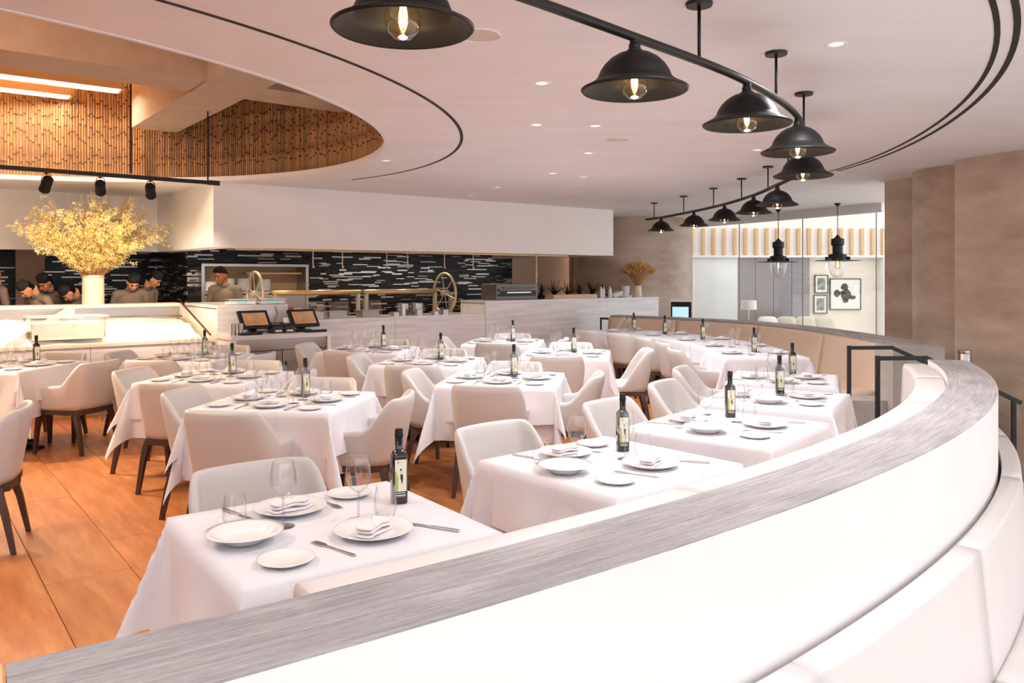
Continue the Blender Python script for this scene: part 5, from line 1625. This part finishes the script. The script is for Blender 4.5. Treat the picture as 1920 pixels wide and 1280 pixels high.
def person(label, base, rz, scale=1.0, lean=14, pitch=28, turn=0, skin='skin', jacket='jacket', head='cap', reach=.26, armz=1.06, strap=False):
    t = thing('person', label, 'person', base, rz, 'kitchen staff')
    t.scale = (scale,) * 3
    hip = Vector((0, 0, .95))
    Ml = Matrix.Translation(hip) @ Matrix.Rotation(R(lean), 4, 'X') @ Matrix.Translation(-hip)
    nk = Vector((0, .012, 1.47))
    Mh = Ml @ Matrix.Translation(nk) @ Matrix.Rotation(R(turn), 4, 'Z') @ Matrix.Rotation(R(pitch), 4, 'X') @ Matrix.Translation(-nk)
    prims = []       # (kind, data, material)
    def ell(c, r, m_, Mx=None): prims.append(('e', Vector(c), Vector(r), m_, Mx))
    def cap_(a, b, ra, rb, m_, Mx=None): prims.append(('c', Vector(a), Vector(b), ra, rb, m_, Mx))
    # legs
    for s in (-1, 1):
        cap_((s * .09, 0, .90), (s * .095, -.01, .48), .088, .062, 2); cap_((s * .095, -.01, .48), (s * .10, .02, .08), .06, .042, 2); ell((s * .10, -.05, .05), (.045, .13, .05), 2)
    ell((0, 0, .95), (.165, .115, .12), 2)
    ell((0, 0, 1.08), (.155, .108, .15), 1, Ml); ell((0, .0, 1.27), (.175, .118, .17), 1, Ml)
    cap_((-.165, .005, 1.395), (.165, .005, 1.395), .066, .066, 1, Ml)
    cap_((0, .012, 1.36), (0, .005, 1.455), .08, .06, 1, Ml)
    cap_((0, .01, 1.42), (0, -.004, 1.57), .052, .048, 0, Ml)
    # head
    ell((0, -.005, 1.625), (.075, .094, .105), 0, Mh); ell((0, -.045, 1.575), (.056, .058, .062), 0, Mh); ell((0, -.07, 1.54), (.032, .028, .026), 0, Mh)
    cap_((0, -.094, 1.632), (0, -.113, 1.594), .009, .015, 0, Mh); ell((0, -.085, 1.655), (.05, .015, .012), 0, Mh)
    for s in (-1, 1): ell((s * .077, .008, 1.612), (.012, .021, .03), 0, Mh); ell((s * .042, -.07, 1.60), (.024, .022, .022), 0, Mh)
    # arms and hands
    for s in (-1, 1):
        sh = Ml @ Vector((s * .19, .0, 1.39)); el_ = Ml @ Vector((s * .245, .0, 1.14)); wr = Vector((s * .12, el_.y - reach, armz))
        cap_(sh, el_, .058, .046, 1); cap_(el_, wr, .046, .034, 1)
        d = (wr - el_).normalized(); hand = wr + d * .05
        cap_(wr - d * .02, wr + d * .02, .026, .027, 0)
        side = d.cross(Vector((0, 0, 1))).normalized(); up = side.cross(d)
        cap_(wr + d * .03 - side * .018, wr + d * .08 - side * .02, .017, .014, 0); cap_(wr + d * .03 + side * .018, wr + d * .08 + side * .022, .017, .014, 0)
        for k, (o_, l_) in enumerate([(-.031, .05), (-.011, .066), (.011, .07), (.032, .06)]):
            b0 = wr + d * .085 + side * o_; b1 = b0 + d * l_ * .55 - up * .008; b2 = b1 + d * l_ * .4 - up * .028
            cap_(b0, b1, .0095, .009, 0); cap_(b1, b2, .009, .0075, 0)
        tb = wr + d * .03 - side * s * -.02 * 1
        th_ = wr + d * .028 + side * (.028 if s < 0 else -.028); cap_(th_, th_ + d * .035 + side * (.03 if s < 0 else -.03), .0125, .011, 0)
        cap_(th_ + d * .035 + side * (.03 if s < 0 else -.03), th_ + d * .07 + side * (.032 if s < 0 else -.032) - up * .01, .011, .0085, 0)
    VS = []; FS = []; nb = 0
    def put(P_, lv):
        nonlocal nb
        VS.append(P_); FS.append(ICO[lv][1] + nb); nb += len(P_)
    for p in prims:
        if p[0] == 'e':
            _, c, r_, m_, Mx = p
            mt = Matrix.Translation(c) @ Matrix.Diagonal((*r_, 1))
            if Mx: mt = Mx @ mt
            mt = np.array(mt); put(ICO[3][0] @ mt[:3, :3].T + mt[:3, 3], 3)
        else:
            _, a, b, ra, rb, m_, Mx = p
            if Mx: a = Mx @ a; b = Mx @ b
            n_ = max(2, int((b - a).length / (min(ra, rb) * .45)))
            for i in range(n_ + 1):
                f = i / n_
                put(ICO[2][0] * (ra + (rb - ra) * f) + np.array(a.lerp(b, f)), 2)
    me = bpy.data.meshes.new('tmp'); me.from_pydata(np.concatenate(VS).tolist(), [], np.concatenate(FS).tolist())
    tmp = bpy.data.objects.new('tmp', me); COL.objects.link(tmp)
    md = tmp.modifiers.new('r', 'REMESH'); md.mode = 'VOXEL'; md.voxel_size = .0095
    ms = tmp.modifiers.new('s', 'SMOOTH'); ms.factor = .5; ms.iterations = 4
    dg = bpy.context.evaluated_depsgraph_get()
    body = bpy.data.meshes.new_from_object(tmp.evaluated_get(dg)); bpy.data.objects.remove(tmp)
    body.name = 'body'
    n_ = len(body.polygons); cen = np.empty(n_ * 3); body.polygons.foreach_get('center', cen); cen = cen.reshape(-1, 3)
    best = np.full(n_, 1e9); mi = np.zeros(n_, dtype=np.int32)
    for p in prims:
        if p[0] == 'e':
            _, c, r_, m_, Mx = p
            q_ = cen
            if Mx:
                iv = np.array(Mx.inverted()); q_ = cen @ iv[:3, :3].T + iv[:3, 3]
            k = np.sqrt((((q_ - np.array(c)) / np.array(r_)) ** 2).sum(1)); d = (k - 1) * min(r_)
        else:
            _, a, b, ra, rb, m_, Mx = p
            if Mx: a = Mx @ a; b = Mx @ b
            a = np.array(a); b = np.array(b); ab = b - a; f = np.clip(((cen - a) @ ab) / max(ab @ ab, 1e-9), 0, 1)
            d = np.linalg.norm(cen - (a + f[:, None] * ab), axis=1) - (ra + (rb - ra) * f)
        w_ = d < best; best[w_] = d[w_]; mi[w_] = m_
    body.materials.clear()
    for m_ in (M[skin], M[jacket], M['trouser']): body.materials.append(m_)
    body.polygons.foreach_set('material_index', mi); body.polygons.foreach_set('use_smooth', [True] * n_); body.update()
    link('body', body, t)
    def hp(name, mb, m_):
        me = mb.mesh(name, m_, 'all'); me.transform(Mh); return link(name, me, t)
    for s in (-1, 1):
        hp('eye', MB().lathe([(0, -.006), (.010, -.003), (.011, 0), (.010, .003), (0, .006)], 10, axis=(0, -1, 0), off=(s * .032, -.0865, 1.628)), M['eye'])
        hp('eyebrow', MB().tube([(s * .014, -.098, 1.648), (s * .032, -.0965, 1.655), (s * .052, -.084, 1.648)], .0045, 6), M['hair'])
    hp('mouth', MB().tube([(-.024, -.090, 1.562), (-.008, -.1005, 1.566), (.008, -.1005, 1.566), (.024, -.090, 1.562)], .005, 6), M['lip'])
    if head == 'cap':
        hp('cap', MB().lathe([(.080, 1.658), (.0845, 1.664), (.0850, 1.70), (.081, 1.735), (.066, 1.758), (.03, 1.767), (0, 1.768)], 28), M['cap_cloth']).data.transform(Matrix.Translation((0, 0, 0)))
        for v in t.children[-1].data.vertices: pass
        hp('back_hair', MB().grid(lambda u, v: (.079 * math.sin(PI * (u - .5)) , .02 + .078 * math.cos(PI * (u - .5)), 1.575 + .09 * v), 14, 4), M['hair'])
    elif head == 'hair':
        def hf(u, v):
            a = 2 * PI * u; b = PI / 2 * v     # v=1 crown
            fr = max(0, -math.sin(a)); low = .02 + .055 * fr - .06 * max(0, math.sin(a))
            z = 1.635 + low + (.115 - low) * math.sin(b)
            k = math.cos(b) ** .75 if math.cos(b) > 0 else 0
            w_ = 1 + .05 * math.sin(9 * a + 5 * v) * math.sin(7 * v + 2 * a)
            return (.086 * k * math.cos(a) * w_, .004 + .103 * k * math.sin(a) * w_, z + .006 * math.sin(11 * a))
        hp('hair', MB().grid(hf, 40, 12), M['hair'])
    me = MB().tube([(.066 * math.cos(a), .008 + .064 * math.sin(a), 1.452 + .012 * math.sin(a)) for a in np.linspace(0, 2 * PI, 25)], .013, 8, cap=False).mesh('collar', M['jacketgrey' if jacket == 'jacket' else 'trouser'], 'all'); me.transform(Ml); link('collar', me, t)
    if strap:
        me = MB().tube([(-.115, .09, 1.41), (-.09, .10, 1.43), (-.04, .10, 1.30), (.0, .115, 1.15)], .012, 6).mesh('apron_strap', M['paper'], 'all'); me.transform(Ml); link('apron_strap', me, t)
    return t


def kp(t, s): return K(t, s, 0)


# facing: rz = RZ means looking back over the counter towards the dining room
person('cook in a black cap and taupe jacket looking down behind the ice', kp(-.52, 2.05), RZ + R(4), .965, 12, 34, 0)
person('cook in a black cap half hidden behind another cook', kp(-.22, 2.62), RZ + R(40), .975, 12, 26, 20)
person('dark-haired cook in taupe jacket working at the scales', kp(.74, 1.78), RZ - R(38), 1.0, 5, 22, -26, skin='skin2', head='hair', reach=.2, armz=1.12)
person('cook in a black cap and grey jacket right of the bending cook', kp(-1.36, 2.62), RZ - R(30), .95, 10, 30, -20, jacket='jacketgrey')
person('cook in a black cap bending left with a white apron strap', kp(-1.52, 2.0), RZ - R(60), .93, 18, 36, -18, strap=True)
person('cook in a black cap seen low beside the vase', kp(-1.02, 2.12), RZ - R(62), .90, 18, 42, -18, strap=True)
person('bald cook in a taupe jacket at the far left edge', kp(-1.95, 2.5), RZ - R(80), 1.0, 8, 10, 0, head='none')
